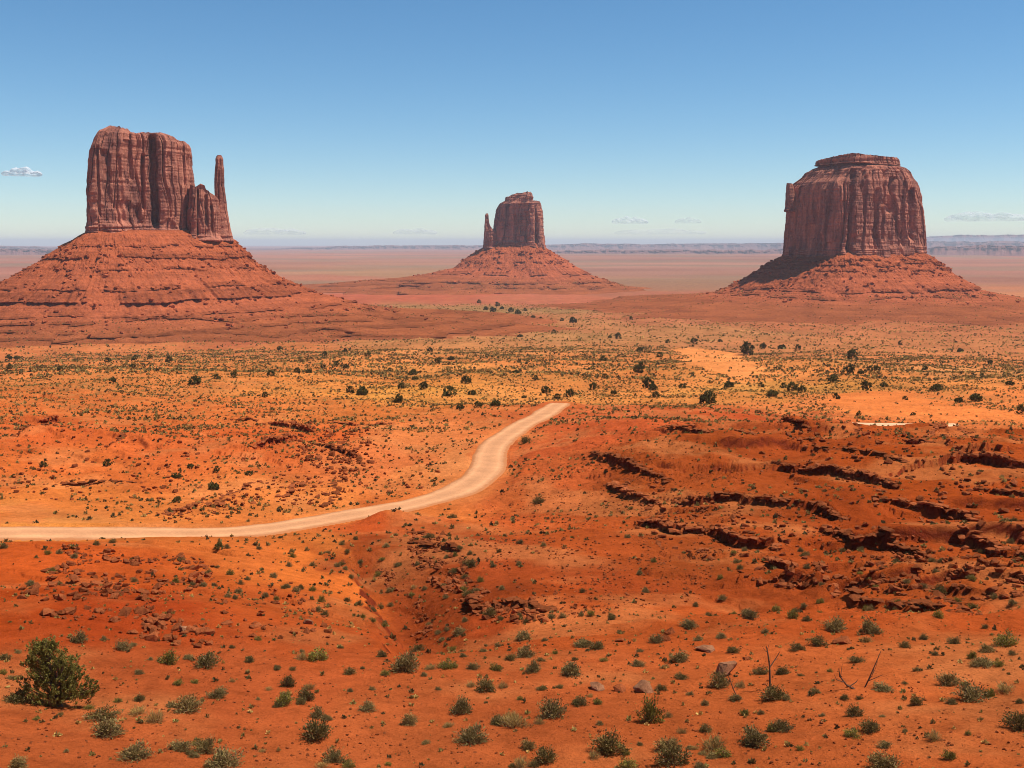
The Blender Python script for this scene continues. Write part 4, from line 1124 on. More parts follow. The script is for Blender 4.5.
S, K, G, T = 'sage', 'dark', 'green', 'straw'
FG = [
    (G,169,664,20,1.2),(K,207,666,26),(S,123,650,18),(S,79,642,20),(K,5,660,13),(S,18,653,8),(G,3,674,10),(S,12,679,10),(S,104,640,9),(S,139,674,10),(S,195,683,9),(G,178,685,11),(K,249,662,13),(K,277,668,8),(S,217,697,21,1.1),(S,189,711,30),(K,140,701,14),(S,171,707,11),
    (T,155,722,22),(T,137,714,20),(K,101,720,34),(S,107.5,735,35,1.15),(S,135,758,32),(S,180,750,25),(S,206,752,25),(S,224,766,40),(S,18,767,22),(K,278,707,10),(S,118,702,10),(G,89,709,10),
    (G,318,660,24),(K,277.5,670,8),(K,293,670,8),(K,351,674,15),(K,363,669,6),(K,288,686,18,1.2),(K,304,700,22),(G,284,705,20),(S,318,717,18),(K,316,738,32,1.2),(S,333,762,24),(S,405.5,671,30,1.1),(G,385,675,12),(S,424,676,9),(K,381,657,13),(K,418,651,14),(S,442,641,9),(G,453,650,8),(S,463,657,9),
    (S,483,652,8),(G,446,668,18),(S,473,669,13),(G,496,670,14),(K,485,691,22),(S,461,713,25,1.3),(S,471,742,34,1.1),(S,368,710,20),(S,409,724,18,1.25),(T,511,722,22),(T,448,727,14),(S,426,744,9),
    (S,523,640,20,1.2),(S,525,657,22),(S,533,672,18,1.1),(K,541,661,10),(S,585,647,20),(K,596,649,18),(S,571,675,25,1.1),(K,541,690,11),(K,559,688,9),(K,580,705,20,1.15),(S,553,717,28,1.2),(T,515,726,28),(S,528,749,16,1.3),(K,545,762,25,1.2),(T,522,767,22),(K,609,752,34,1.15),(G,651,722,26,1.5),(S,638,666,15),(S,679,661,20),
    (S,665,668,10),(K,682,679,14),(K,661,690,13,1.2),(S,689,627,20),(S,656,643,14,1.2),(K,612,620,10),(K,674,764,35,1.1),(S,668,750,28),(T,714,749,30),(G,722,757,20),(S,754,744,32,1.15),(K,706,732,15),(T,682,733,11),(G,745,715,11),(S,761,714,8),(S,705,705,10),(S,628,768,18),(S,720,687,22,1.2),(S,736,700,14),(K,760,674,17),
    (K,734,653,15),(S,698,641,13),(S,721,638,12),(S,750,618,17),(K,773,699,26),(K,783,674,16),(K,796,650,17),(K,818,645,18),(S,835,630,24,1.1),(S,870,634,26,1.05),(S,866,642,14),(S,793,618,14),(K,806,621,10),(K,857,662,15,1.1),(K,905,647,14),(S,924,639,10),(S,954,644,15),(G,1006,645,25,1.2),(S,987,652,17),(S,972,658,13),(S,984,666,24,0.6),(G,999,666,13),
    (S,948,685,24,1.1),(S,972,700,32,1.05),(S,952,704,12),(S,883,690,24,0.7),(K,917,705,16),(K,845,699,10),(K,859,699,7),(K,815,693,13),(S,782,731,21,1.2),(K,855,716,18,1.15),(K,870,731,23,1.15),(G,852,737,20),(S,885,747,16),(S,883,768,32,1.2),(T,935,740,18),(K,1017,728,26,1.3),(T,1006,691,22),(S,949,759,16),(S,916,671,8),(K,1020,703,10),
    (G,898,604,9),(G,938,618,13),(K,940,594,17,1.2),(G,860,574,7),(S,882,717,7),(G,876,587,6),(G,870,580,6),(G,820,603,9),(K,468,596,13),(K,455,572,12),(G,412,596,8),(S,414,588,8),(K,490,617,16,1.2),(K,470,567,15),(S,459,634,15),(K,398,566,9),(S,386,547,9),(K,430,538,10),(K,460,549,8),(K,538,504,13,1.2),(K,453,518,9),(G,382,560,7),(K,525,443,11,1.2),
    (K,510,660,12),(S,498,647,8),(K,620,634,8),(S,640,652,8),(S,604,661,9),(K,575,660,7),(S,590,697,7),(S,690,695,8),(K,800,676,7),(S,830,672,7),(S,935,655,8),(K,905,684,7),(S,1012,655,9),(K,985,628,8),(S,765,633,9),(S,545,641,8),(S,555,654,7),(S,350,692,8),(S,232,682,7),(S,258,700,7),(K,60,715,7),(S,36,720,8),(S,150,660,7),(K,232,648,7),(S,258,640,8),(S,302,652,7),(K,340,648,8),(S,372,690,7),(S,438,690,7),(S,520,700,8),(S,600,725,8),(S,640,745,8),(S,800,750,9),(S,822,716,8),(S,905,732,7),(S,968,735,8),(S,700,768,12),(S,388,765,8),(S,262,752,8),(S,66,752,7),
]
big = [it for it in FG if it[3] >= 18 and it[2] > 640]
for _ in range(44):                                    # smaller tufts gather round the bigger bushes
    b_ = random.choice(big)
    FG.append((random.choice((T, T, G, S, K)), b_[1] + random.choice((-1, 1)) * random.uniform(8, 22), min(b_[2] + random.uniform(-6, 8), 767), random.uniform(8, 15)))
for it in FG:
    if it[0] == 'sage' and it[3] < 22 and random.random() < 0.24: it = (('green', 'straw')[random.random() < 0.4],) + it[1:]
    place_shrub(*it)

# far and middle distance: dark juniper bushes
def juniper_parts(seed, clumps=26, leaves=34, ll=0.11, lw=0.045, h=0.95, lean=(0, 0)):
    rr = np.random.default_rng(seed)
    Ps, Ds, cs = [], [], []
    u = rr.uniform(0, 1, clumps); az = rr.uniform(0, 2 * math.pi, clumps)
    rad = (0.10 + 0.30 * np.sqrt(np.clip(1 - (u - 0.25) ** 2 * 1.6, 0, 1)) * rr.uniform(0.55, 1.1, clumps)) * np.where(u > 0.8, 0.6, 1)
    cen = np.stack([np.cos(az) * rad + lean[0] * u, np.sin(az) * rad + lean[1] * u, 0.10 + u * (h - 0.2)], 1)
    for k in range(clumps):
        n = leaves
        p = rr.normal(0, 1, (n, 3)); p /= np.linalg.norm(p, axis=1)[:, None]; p *= rr.uniform(0.2, 1, (n, 1)) ** 0.5
        sc = rr.uniform(0.09, 0.15)
        Ps.append(cen[k] + p * sc * np.array((1, 1, 1.15)))
        Ds.append(p * 0.7 + np.array((0, 0, 0.7)) + rr.normal(0, 0.3, (n, 3)))
        f = rr.uniform(0.65, 1.35) * rr.uniform(0.75, 1.25, (n, 1))
        cs.append(np.array((0.095, 0.082, 0.024)) * f + np.array((0.02, 0.012, 0)) * rr.random((n, 1)))
    P = np.concatenate(Ps); D = np.concatenate(Ds); c = np.concatenate(cs)
    P[:, 2] = np.maximum(P[:, 2], 0.02)
    n = len(P)
    V, F = leaf_quads(P, D, ll * rr.uniform(0.6, 1.3, n), lw * rr.uniform(0.7, 1.3, n), rr)
    leaf = (V, F, np.repeat(c, 4, 0))
    br = []
    Vb, Fb = tube([(0, 0, -0.05), (0.02 + lean[0] * 0.2, 0, 0.2), (lean[0] * 0.5, lean[1] * 0.5, 0.55 * h), (lean[0] * 0.8, lean[1] * 0.8, 0.8 * h)], np.array((0.045, 0.036, 0.022, 0.006)), 6)
    br.append((Vb, Fb, np.tile(np.array((0.15, 0.09, 0.06)), (len(Vb), 1))))
    for k in range(0, clumps, 2):
        q = cen[k]; p0 = np.array((lean[0] * q[2] * 0.4, 0, q[2] * 0.45))
        Vb, Fb = tube([p0, (p0 + q) / 2 + (0, 0, -0.02), q], np.array((0.018, 0.012, 0.005)), 4)
        br.append((Vb, Fb, np.tile(np.array((0.15, 0.09, 0.06)), (len(Vb), 1))))
    return leaf, join(br)
JUN = []
for v in range(6):
    lf, br = juniper_parts(2000 + v, 26, 22, 0.15, 0.075, 0.66 + 0.07 * v)
    al = join([lf, br])
    me = mesh_np("juniper_whole", al[0], al[1], False, al[2]); me.materials.append(M_LEAF)
    JUN.append(me)
JP = [(368,357,9),(438,364,8),(451,360,7),(413,375,11),(415,380,9),(466,383,13),(450,396,19),(424,389,11),(401,389,9),(363,394,9),(472,395,10),(399,402,9),(460,409,10),(478,408,9),(496,406,11),(524,398,7),(546,393,10),(557,399,7),(570,397,10),(536,380,6),(516,373,8),(593,390,11),(605,378,8),(603,361,7),(618,339,7),(640,351,9),(641,369,9),(638,373,12),(614,394,8),(648,388,13),(653,390,10),(656,397,9),(682,388,8),(554,333,7),(520,337,6),
      (747,355,14),(763,349,7),(782,349,10),(798,350,8),(852,360,13),(849,374,11),(861,374,8),(870,371,8),(877,371,7),(833,382,14),(836,399,9),(708,404,18),(729,387,12),(761,387,9),(772,396,13),(792,391,11),(783,388,8),(802,392,9),(936,391,15),(959,403,12),(976,401,15),(1022,414,11),(866,391,12),(884,387,9),(694,344,8),(859,415,7),(913,415,7),
      (479,303,5),(486,310,6),(493,313,8),(502,309,6),(511,312,7),(518,314,8),(507,316,6),(573,323,8),(541,321,5),(562,321,5),(485,332,5),(631,320,5),(610,338,5),(525,311,6),(497,306,6),(533,318,5),
      (9,361,8),(17,359,7),(10,369,7),(108,362,9),(135,360,7),(133,369,8),(150,359,7),(169,362,10),(280,350,8),(271,376,10),(217,379,8),(234,378,9),(195,384,13),(113,384,9),(297,373,8),(309,373,8),(323,369,8),(337,366,7),(346,368,7),(362,395,12),(350,393,9),(398,402,9),(265,397,7),(176,478,12),(177,502,10),(214,490,12),(108,466,10),(43,467,8),(191,467,8),(217,471,8),(37,534,9),(219,549,11),(249,475,8),(60,372,7),(390,372,7),(345,352,6),(325,356,6),(430,352,6),(660,357,7),(668,343,6),(720,342,6),(900,345,6),(960,352,7),(990,365,7),(1010,385,9),(925,370,7),(905,400,8)]
for px, py, w in JP:
    x, y = p2w(px, py)
    if min(np.hypot(x - ROAD[:, 0], y - ROAD[:, 1])) < ROADW + 1.5: x += 7.0
    z = gz(x, y)
    wm = w * random.uniform(0.8, 1.1) * depth_of(x, y, z) / FPX
    o = bpy.data.objects.new("juniper_bush", random.choice(JUN)); COL.objects.link(o)
    o.location = (x, y, z - 0.05 * wm); o.rotation_euler = (0, 0, random.uniform(0, 6.28)); o.scale = (wm, wm, wm * random.uniform(0.8, 1.05))
    tag(o, None, "juniper bush", "dark juniper bushes across the valley floor")
    TODO.append((o, px, py, ("large" if w >= 12 else ("mid-sized" if w >= 9 else "small")) + " dark juniper bush", 'mid'))

# the juniper tree in the left foreground
x, y = p2w(58, 706); z = gz(x, y); mp = depth_of(x, y, z) / FPX
jt = empty("juniper_tree", (x, y, z - 0.05))
tag(jt, "only full-size juniper tree, olive green and ragged, left foreground", "tree")
rr = np.random.default_rng(77)
leafs = []; brs = []
def add_lobe(cx, cz, rx, rz, n, cy=0.0, ry=None):
    ry = ry or rx
    p = rr.normal(0, 1, (n, 3)); p /= np.linalg.norm(p, axis=1)[:, None]; p *= rr.uniform(0.0, 1.0, (n, 1)) ** 0.4
    return np.stack([cx + p[:, 0] * rx, cy + p[:, 1] * ry, cz + p[:, 2] * rz], 1)
px2m = mp
tuft = np.concatenate([add_lobe(-10, 52, 19, 20, 76, 0, 15), add_lobe(-20, 38, 17, 18, 62, -6, 14), add_lobe(6, 42, 18, 18, 60, 2, 15), add_lobe(4, 30, 22, 20, 80, 4, 18), add_lobe(16, 22, 22, 17, 80, -4, 16), add_lobe(30, 16, 10, 13, 24, 0, 10), add_lobe(-10, 16, 22, 13, 50, -8, 16), add_lobe(-4, 64, 10, 10, 24, 0, 8), add_lobe(-18, 60, 9, 9, 20, 0, 8), add_lobe(-34, 24, 5, 9, 8), add_lobe(38, 22, 4, 9, 8), add_lobe(-5, 36, 26, 20, 44, 12, 14)]) * px2m
for c in tuft:
    n = 36
    d0 = np.array((c[0] * 0.25, c[1] * 0.25, 0.55)) + rr.normal(0, 0.22, 3); d0 /= np.linalg.norm(d0)
    L = rr.uniform(4.0, 8.5) * px2m
    t = rr.uniform(-0.5, 0.5, n)
    P = c + d0 * (t * L)[:, None] + rr.normal(0, 1.15 * px2m, (n, 3)) * (0.75 - t)[:, None]
    D = d0 + rr.normal(0, 0.5, (n, 3))
    V_, F_ = leaf_quads(P, D, 2.6 * px2m * rr.uniform(0.6, 1.3, n), 1.0 * px2m * rr.uniform(0.6, 1.3, n), rr)
    f = rr.uniform(0.75, 1.25) * rr.uniform(0.75, 1.25, (n, 1))
    C_ = np.array((0.165, 0.138, 0.030)) * f + np.array((0.10, 0.07, 0.03)) * (rr.random((n, 1)) < 0.10)
    leafs.append((V_, F_, np.repeat(C_, 4, 0)))
tr = np.array([(2, 0, -3), (1, 0, 8), (-2, 0, 20), (-6, 0, 36), (-6, 0, 58)]) * px2m
Vb, Fb = tube(tr, np.array((3.2, 2.6, 2.0, 1.2, 0.4)) * px2m, 8)
tm = mesh_np("trunk", Vb, Fb, True, np.tile(np.array((0.17, 0.10, 0.065)), (len(Vb), 1)))
obj("trunk", tm, M_TWIG, jt)
for c in tuft[::6]:
    k = min(3, int(c[2] / (18 * px2m)))
    p0 = tr[max(k, 1)]
    Vb, Fb = tube([p0, (p0 + c) / 2 + np.array((0, 0, -1.5)) * px2m, c], np.array((1.0, 0.7, 0.25)) * px2m, 5)
    brs.append((Vb, Fb, np.tile(np.array((0.17, 0.10, 0.065)), (len(Vb), 1))))
j = join(brs); obj("limbs", mesh_np("limbs", j[0], j[1], True, j[2]), M_TWIG, jt)
j = join(leafs); obj("crown", mesh_np("crown", j[0], j[1], False, j[2]), M_LEAF, jt)
jt.rotation_euler = (0, 0, 0)
o = place_shrub('dark', 18, 702, 26, 0.85)

# dead wood
M_DEAD = plant_material("dead wood", 0.0)
def dead_wood(name, px, py, strokes, label, cat="dead tree"):
    """strokes: lists of (dx px, dz px, dy m, radius px) from the base"""
    x, y = p2w(px, py); z = gz(x, y); m = depth_of(x, y, z) / FPX
    parts = []
    for st in strokes:
        p = np.array([(a * m, c, b * m) for a, b, c, r_ in st]); rd = np.array([0.75 * r_ * m for a, b, c, r_ in st])
        V_, F_ = tube(p, rd, 6)
        parts.append((V_, F_, np.tile(np.array((0.125, 0.068, 0.038)), (len(V_), 1))))
    root = empty(name, (x, y, z - 0.03))
    j = parts[0]; obj("trunk", mesh_np("trunk", j[0], j[1], True, j[2]), M_DEAD, root)
    if len(parts) > 1:
        j = join(parts[1:]); obj("branches", mesh_np("branches", j[0], j[1], True, j[2]), M_DEAD, root)
    tag(root, label, cat)
    return root
dead_wood("dead_tree", 770, 690, [[(0, -2, 0, 1.5), (-0.5, 14, 0, 1.3), (-1, 26, 0.05, 1.1), (-3.5, 40, 0, 0.9), (-5, 46, 0, 0.5)], [(-1, 24, 0, 0.9), (4, 29, 0.2, 0.7), (8, 34, 0.3, 0.6), (10, 38, 0.3, 0.4)], [(-3.5, 40, 0, 0.6), (-7, 43, -0.2, 0.4), (-9, 46, -0.2, 0.25)], [(-1, 30, 0, 0.5), (-4, 35, -0.3, 0.3)], [(-4, 42, 0, 0.45), (-2, 47, 0.1, 0.25)], [(5, 30, 0.2, 0.4), (9, 30, 0.4, 0.25)]], "upright dead snag with forked bare branches standing in the right foreground")
dead_wood("dead_branch", 864, 687, [[(0, -2, 0, 1.1), (6, 10, 0.1, 0.9), (12, 26, 0.1, 0.7), (17, 37, 0.2, 0.35)], [(4, 7, 0, 0.6), (10, 12, -0.2, 0.45), (16, 16, -0.3, 0.25)], [(8, 14, 0, 0.5), (12, 18, 0.2, 0.3), (14, 26, 0.2, 0.2)], [(2, 4, 0, 0.5), (6, 14, -0.2, 0.35), (8, 22, -0.2, 0.2)]], "thin bare dead branch leaning to the right out of the sand", "dead branch")
dead_wood("dead_branch", 855, 689, [[(0, 0, 0, 1.4), (-8, 4, 0.1, 1.2), (-15, 13, 0.1, 0.9), (-17, 22, 0, 0.5)], [(-6, 3, 0, 0.9), (2, 6, 0.2, 0.6), (4, 9, 0.2, 0.3)], [(-12, 8, 0, 0.7), (-20, 12, -0.2, 0.5), (-23, 18, -0.2, 0.25)], [(-15, 13, 0, 0.5), (-13, 26, 0.1, 0.2)]], "fallen tangle of dead branches lying left of the leaning bare branch", "dead branch")
dead_wood("dead_branch", 738, 697, [[(0, -1, 0, 0.9), (-5, 9, 0, 0.8), (-9, 20, 0, 0.5), (-11, 26, 0, 0.25)], [(-5, 9, 0, 0.5), (-1, 14, 0.1, 0.3)], [(-8, 17, 0, 0.35), (-12, 20, 0, 0.2)]], "short dead stick leaning left below the big pale-faced boulder", "dead branch")

# ------------------------------------------------------------------ rocks
def rock_mat():
    m, nt, b = new_mat("loose rock")
    pos = geo_pos(nt); at = attr(nt)
    oi = nt.nodes.new("ShaderNodeObjectInfo")
    n = noise_n(nt, pos, 2.2, 8, 0.7); n2 = noise_n(nt, pos, 9.0, 6, 0.7)
    c = mixc(nt, 'MIX', ramp(nt, n, [(0.35, 0.0), (0.65, 0.8)]), (0.32, 0.082, 0.026), (0.17, 0.046, 0.017))
    c = mixc(nt, 'MULTIPLY', 1.0, c, at.outputs["Color"])
    c = mixc(nt, 'MULTIPLY', 1.0, c, ramp(nt, oi.outputs["Random"], [(0.0, 0.7), (1.0, 1.3)]))
    c = mixc(nt, 'MULTIPLY', 1.0, c, ramp(nt, n2, [(0.3, 0.75), (0.7, 1.2)]))
    nt.links.new(c, b.inputs["Base Color"])
    bp = N(nt, "ShaderNodeBump", Strength=0.7, Distance=0.15); nt.links.new(n2, bp.inputs["Height"]); nt.links.new(bp.outputs[0], b.inputs["Normal"])
    return m
M_ROCK = rock_mat()
def pale_rock_mat():
    m, nt, b = new_mat("pale boulder")
    pos = geo_pos(nt)
    n = noise_n(nt, pos, 1.6, 8, 0.7); n2 = noise_n(nt, pos, 8.0, 6, 0.7)
    c = mixc(nt, 'MIX', ramp(nt, n, [(0.35, 0.0), (0.65, 1.0)]), (0.38, 0.165, 0.080), (0.21, 0.082, 0.038))
    c = mixc(nt, 'MULTIPLY', 1.0, c, ramp(nt, n2, [(0.3, 0.75), (0.7, 1.2)]))
    nt.links.new(c, b.inputs["Base Color"])
    bp = N(nt, "ShaderNodeBump", Strength=0.8, Distance=0.12); nt.links.new(n2, bp.inputs["Height"]); nt.links.new(bp.outputs[0], b.inputs["Normal"])
    return m
M_PALE = pale_rock_mat()
def big_rock(seed, n=22):
    r2 = np.random.default_rng(seed)
    pts = r2.normal(size=(15, 3)); pts /= np.linalg.norm(pts, axis=1)[:, None]; pts *= r2.uniform(0.8, 1.0, (15, 1)) * 0.56
    pts[:, 0] += pts[:, 2] * r2.uniform(-0.4, 0.4); pts[:, :2] *= (1 - 0.2 * np.clip(pts[:, 2:3] + 0.1, 0, 1))
    b0 = bmesh.new()
    for q in pts: b0.verts.new(q)
    bmesh.ops.convex_hull(b0, input=b0.verts)
    for v in [v for v in b0.verts if not v.link_faces]: b0.verts.remove(v)
    bmesh.ops.triangulate(b0, faces=b0.faces); b0.verts.index_update()
    V_ = [v.co.copy() for v in b0.verts]; F_ = [[v.index for v in f.verts] for f in b0.faces]
    b0.free()
    bm = bmesh.new()
    vs = [bm.verts.new(v) for v in V_]
    for f in F_: bm.faces.new([vs[i] for i in f])
    bmesh.ops.dissolve_limit(bm, angle_limit=0.25, verts=bm.verts, edges=bm.edges)
    bmesh.ops.bevel(bm, geom=bm.edges[:], offset=0.015, segments=1, affect='EDGES')
    bmesh.ops.triangulate(bm, faces=bm.faces)
    bmesh.ops.subdivide_edges(bm, edges=bm.edges, cuts=1, use_grid_fill=True)
    r_ = random.Random(seed)
    for v in bm.verts: v.co += Vector((r_.uniform(-1, 1), r_.uniform(-1, 1), r_.uniform(-1, 1))) * 0.012
    me = bpy.data.meshes.new("boulder"); bm.to_mesh(me); bm.free()
    at = me.color_attributes.new("Col", 'FLOAT_COLOR', 'POINT'); at.data.foreach_set("color", np.ones(len(me.vertices) * 4, np.float32))
    return me
HERO = [
    (727, 676, 27, 1.05, M_PALE, "biggest boulder, pale brown with a sharp peak, left of the dead snag"),
    (645, 692, 24, 0.75, M_PALE, "split brown boulder with a sloping top beside a dark bush, centre foreground"),
    (620, 692, 15, 0.85, M_ROCK, "squat dark boulder between the split boulder and the pale half-buried one"),
    (598, 690, 19, 0.75, M_PALE, "pale half-buried boulder at the left end of the boulder row"),
    (706, 652, 21, 0.55, M_PALE, "low flat-topped boulder with pale top above the biggest boulder"),
    (670, 634, 13, 0.9, M_ROCK, "dark upright boulder at the foot of the slope below the ridge"),
    (666, 641, 12, 0.8, M_ROCK, "dark blocky boulder just below the upright one under the ridge"),
    (845, 644, 24, 0.42, M_ROCK, "long flat dark rock lying on the sand right of the snag"),
    (620, 642, 11, 0.45, M_ROCK, "small flat rock lying on sand left of the dark upright boulder"),
    (746, 660, 10, 0.5, M_ROCK, "small flat rock right of the low flat-topped boulder"),
    (69, 614, 18, 0.7, M_ROCK, "largest dark rock on the rubble slope left of its middle"),
    (185, 632, 18, 0.75, M_PALE, "big rounded reddish rock at the foot of the rubble slope"),
    (200, 634, 15, 0.75, M_ROCK, "dark rock just right of the big rounded one on the rubble slope"),
    (77, 572, 13, 0.8, M_ROCK, "dark rock alone near the top of the rubble slope by the road"),
    (307, 624, 12, 0.8, M_PALE, "pale rock in the small heap right of the rubble slope"),
    (322, 627, 10, 0.8, M_ROCK, "dark rock at the right end of the small heap by the rubble slope"),
]
for i, (px, py, w, hr, mt, lab) in enumerate(HERO):
    x, y = p2w(px, py); z = gz(x, y); wm = w * depth_of(x, y, z) / FPX
    me = big_rock(3000 + i * 7)
    o = obj("boulder", me, mt)
    o.location = (x, y + wm * 0.25, z + wm * hr * 0.04); o.rotation_euler = (random.uniform(-0.2, 0.2), random.uniform(-0.2, 0.2), random.uniform(0, 6.28)); o.scale = (wm, wm, wm * hr)
    tag(o, lab, "boulder")

RM_ = []
for k, (rv, rf) in enumerate(ROCKS):
    me = mesh_np("rock", rv, rf, False, np.ones((len(rv), 3))); me.materials.append(M_ROCK); RM_.append(me)
# loose rocks: zones of rubble in picture outline, count as things, count as stuff, size range in m
ZONES = [
    ([(20, 590), (60, 562), (130, 545), (215, 560), (215, 580), (170, 600), (210, 630), (215, 655), (150, 640), (90, 632), (20, 612)], 95, 420, 0.25, 1.25, "angular dark red rock strewn over the rubble slope below the road", "rocks on the rubble slope below the road"),
    ([(395, 530), (440, 532), (462, 550), (470, 580), (500, 598), (490, 606), (450, 600), (415, 570)], 50, 260, 0.3, 1.2, "dark angular rock in the rubble of the gully left of the smooth dome", "rocks in the gully rubble"),
    ([(470, 598), (540, 600), (548, 622), (500, 626), (470, 612)], 32, 120, 0.3, 1.2, "dark angular rock in the heap at the gully's mouth", "rocks heaped at the gully mouth"),
    ([(60, 545), (135, 548), (140, 566), (60, 566)], 12, 70, 0.2, 0.8, "small dark rock on the knoll right beside the lower road edge", "rocks on the knoll by the road"),
    ([(610, 460), (700, 500), (850, 520), (1024, 560), (1024, 600), (960, 612), (870, 590), (780, 590), (700, 560), (640, 540)], 60, 900, 0.2, 1.3, "dark red rock lying on the lower slope of the ledged ridge", "rocks on the lower ridge slope"),
    ([(760, 420), (1024, 440), (1024, 545), (900, 520), (760, 480)], 20, 500, 0.25, 1.5, "dark red rock lying near the crest of the ledged ridge", "rocks near the ridge crest"),
    ([(300, 420), (370, 430), (375, 470), (330, 475), (290, 455)], 12, 330, 0.4, 2.0, "reddish rock in the broken outcrop left of the road's bend", "rocks in the outcrop left of the road bend"),
    ([(140, 515), (215, 498), (262, 480), (350, 470), (345, 500), (250, 512), (170, 522)], 8, 220, 0.3, 1.1, "small rock on the flat just above the lower road", "rocks above the lower road"),
    ([(240, 560), (330, 600), (330, 640), (230, 640), (215, 600)], 10, 130, 0.2, 0.8, "small rock on the tan slope between rubble and gully", "rocks on the tan slope"),
    ([(372, 572), (400, 600), (412, 640), (440, 640), (420, 600), (392, 566)], 0, 160, 0.2, 0.8, "", ""),
    ([(0, 640), (1024, 620), (1024, 768), (0, 768)], 0, 2600, 0.05, 0.24, "", ""),
    ([(540, 460), (600, 440), (700, 440), (760, 480), (700, 600), (560, 620), (480, 560), (480, 510)], 0, 3200, 0.12, 0.55, "", ""),
    ([(0, 400), (430, 390), (440, 500), (0, 500)], 0, 900, 0.3, 1.4, "", ""),
]
sp, ss = [], []
for pl, n1, n2, s0, s1, lab, grp in ZONES:
    A = np.array(pl, float); lo, hi = A.min(0), A.max(0)
    got = []
    while len(got) < n1 + n2:
        px = random.uniform(lo[0], hi[0]); py = random.uniform(lo[1], hi[1])
        if not in_poly(np.array([px]), np.array([py]), pl)[0]: continue
        x, y = p2w(px, py)
        cl = float(noise(np.array(x / 4.0), np.array(y / 4.0), 555)) + 0.5 * float(noise(np.array(x / 1.5), np.array(y / 1.5), 556))
        if cl < random.uniform(-0.5, 0.45): continue
        if min(abs(x - ROAD[:, 0]) + abs(y - ROAD[:, 1])) < ROADW + 1.2: continue
        size = 0.70 * (s0 + (s1 - s0) * random.random() ** 2.6)
        got.append((size, x, y))
    got.sort(reverse=True)
    for k, (size, x, y) in enumerate(got):
        z = gz(x, y)
        if k < n1:
            o = bpy.data.objects.new("rock", random.choice(RM_)); COL.objects.link(o)
            o.location = (x, y, z + 0.14 * size); o.scale = (size * random.uniform(0.9, 1.4), size * random.uniform(0.8, 1.1), size * random.uniform(0.7, 1.2))
            o.rotation_euler = (random.gauss(0, 0.3), random.gauss(0, 0.3), random.uniform(0, 6.28))
            tag(o, lab, "rock", grp)
        else:
            sp.append((x, y, z)); ss.append(size)
# rocks fallen below and along the ledges
for k, (w, h, dec, L) in enumerate(LED):
    n = int(L * (2.2 if k < 20 or k > 31 else 1.0))
    for _ in range(n):
        t = random.uniform(-0.02, 1.02) * L; acc = 0
        for i in range(len(w) - 1):
            e = np.linalg.norm(w[i + 1] - w[i])
            if t <= acc + e or i == len(w) - 2:
                p = w[i] + (w[i + 1] - w[i]) * (t - acc) / e; d = (w[i + 1] - w[i]) / e; break
            acc += e
        nn = np.array((-d[1], d[0])); nn = nn if nn[1] > 0 else -nn
        q = p + nn * random.gauss(-0.8, 1.1)
        size = (0.12 + 0.5 * random.random() ** 2.6) * (0.9 if k < 20 or k > 31 else 1.3)
        sp.append((q[0], q[1], gz(q[0], q[1]))); ss.append(size)
V_, F_, C_ = scatter_rocks(np.array(sp), np.array(ss), 99, sink=0.12)
o = obj("scattered_stones", mesh_np("scattered_stones", V_, F_, False, C_), M_ROCK)
tag(o, "small red stones scattered over the desert slopes", None, None, "stuff")

# ------------------------------------------------------------------ ledge lips: broken rock slabs along each scarp
LEDGE_PLACE = {}
for k, (w, h, dec, L) in enumerate(LED):
    rr = random.Random(700 + k)
    pv, pf, pc = [], [], []; b = 0
    t = -0.3
    while t < L + 0.3:
        ln = rr.uniform(0.4, 1.4) * (1 if L < 40 else 1.3)
        if True:
            tt_ = min(max(t + ln / 2, 0), L); acc = 0
            for i in range(len(w) - 1):
                e = np.linalg.norm(w[i + 1] - w[i])
                if tt_ <= acc + e or i == len(w) - 2:
                    p = w[i] + (w[i + 1] - w[i]) * (tt_ - acc) / e; d = (w[i + 1] - w[i]) / e; break
                acc += e
            nn = np.array((-d[1], d[0])); nn = nn if nn[1] > 0 else -nn
            # follow the warped scarp of the ground
            wx_ = 1.3 * float(fbm(np.array(p[0] / 5.5), np.array(p[1] / 5.5), 3, 81)); wy_ = 1.3 * float(fbm(np.array(p[0] / 5.5), np.array(p[1] / 5.5), 3, 82))
            c = p - np.array((wx_, wy_)) + nn * rr.uniform(-0.25, 0.45)
            dp = rr.uniform(0.6, 1.1); th = h * rr.uniform(0.16, 0.30)
            zt = gz(*(c + nn * 0.9)) + rr.uniform(-0.10, 0.10)
            ang = math.atan2(d[1], d[0]) + rr.gauss(0, 0.14)
            rv, rf = ROCKS[rr.randrange(len(ROCKS))]
            q = rv * np.array((ln * 1.1, dp * 1.5, th * 2.1)); ca_, sa_ = math.cos(ang), math.sin(ang)
            tilt = rr.gauss(0, 0.08)
            q = np.stack([q[:, 0] * ca_ - q[:, 1] * sa_, q[:, 0] * sa_ + q[:, 1] * ca_, q[:, 2] + q[:, 0] * tilt], 1)
            pv.append(q + np.array((c[0], c[1], zt - th * 0.55))); pf.append(rf + b); b += len(rv)
            pc.append(np.full((len(rv), 3), rr.uniform(0.75, 1.15)))
        t += ln * rr.uniform(0.42, 0.66)
    org = np.array((w.mean(0)[0], w.mean(0)[1], gz(*w.mean(0))))
    o = obj("rock_ledge", mesh_np("rock_ledge", np.concatenate(pv) - org, np.concatenate(pf), False, np.concatenate(pc)), M_ROCK)
    o.location = org
    mpx = np.mean([q[0] for q in LEDGES[k][0]]); mpy = np.mean([q[1] for q in LEDGES[k][0]])
    span = LEDGES[k][0][-1][0] - LEDGES[k][0][0][0]
    tag(o, None, "rock ledge", "dark rock ledges breaking the red slopes")
    TODO.append((o, mpx, mpy, ("long" if span > 90 else ("short" if span < 40 else "medium")) + " dark rock ledge", 'mid'))

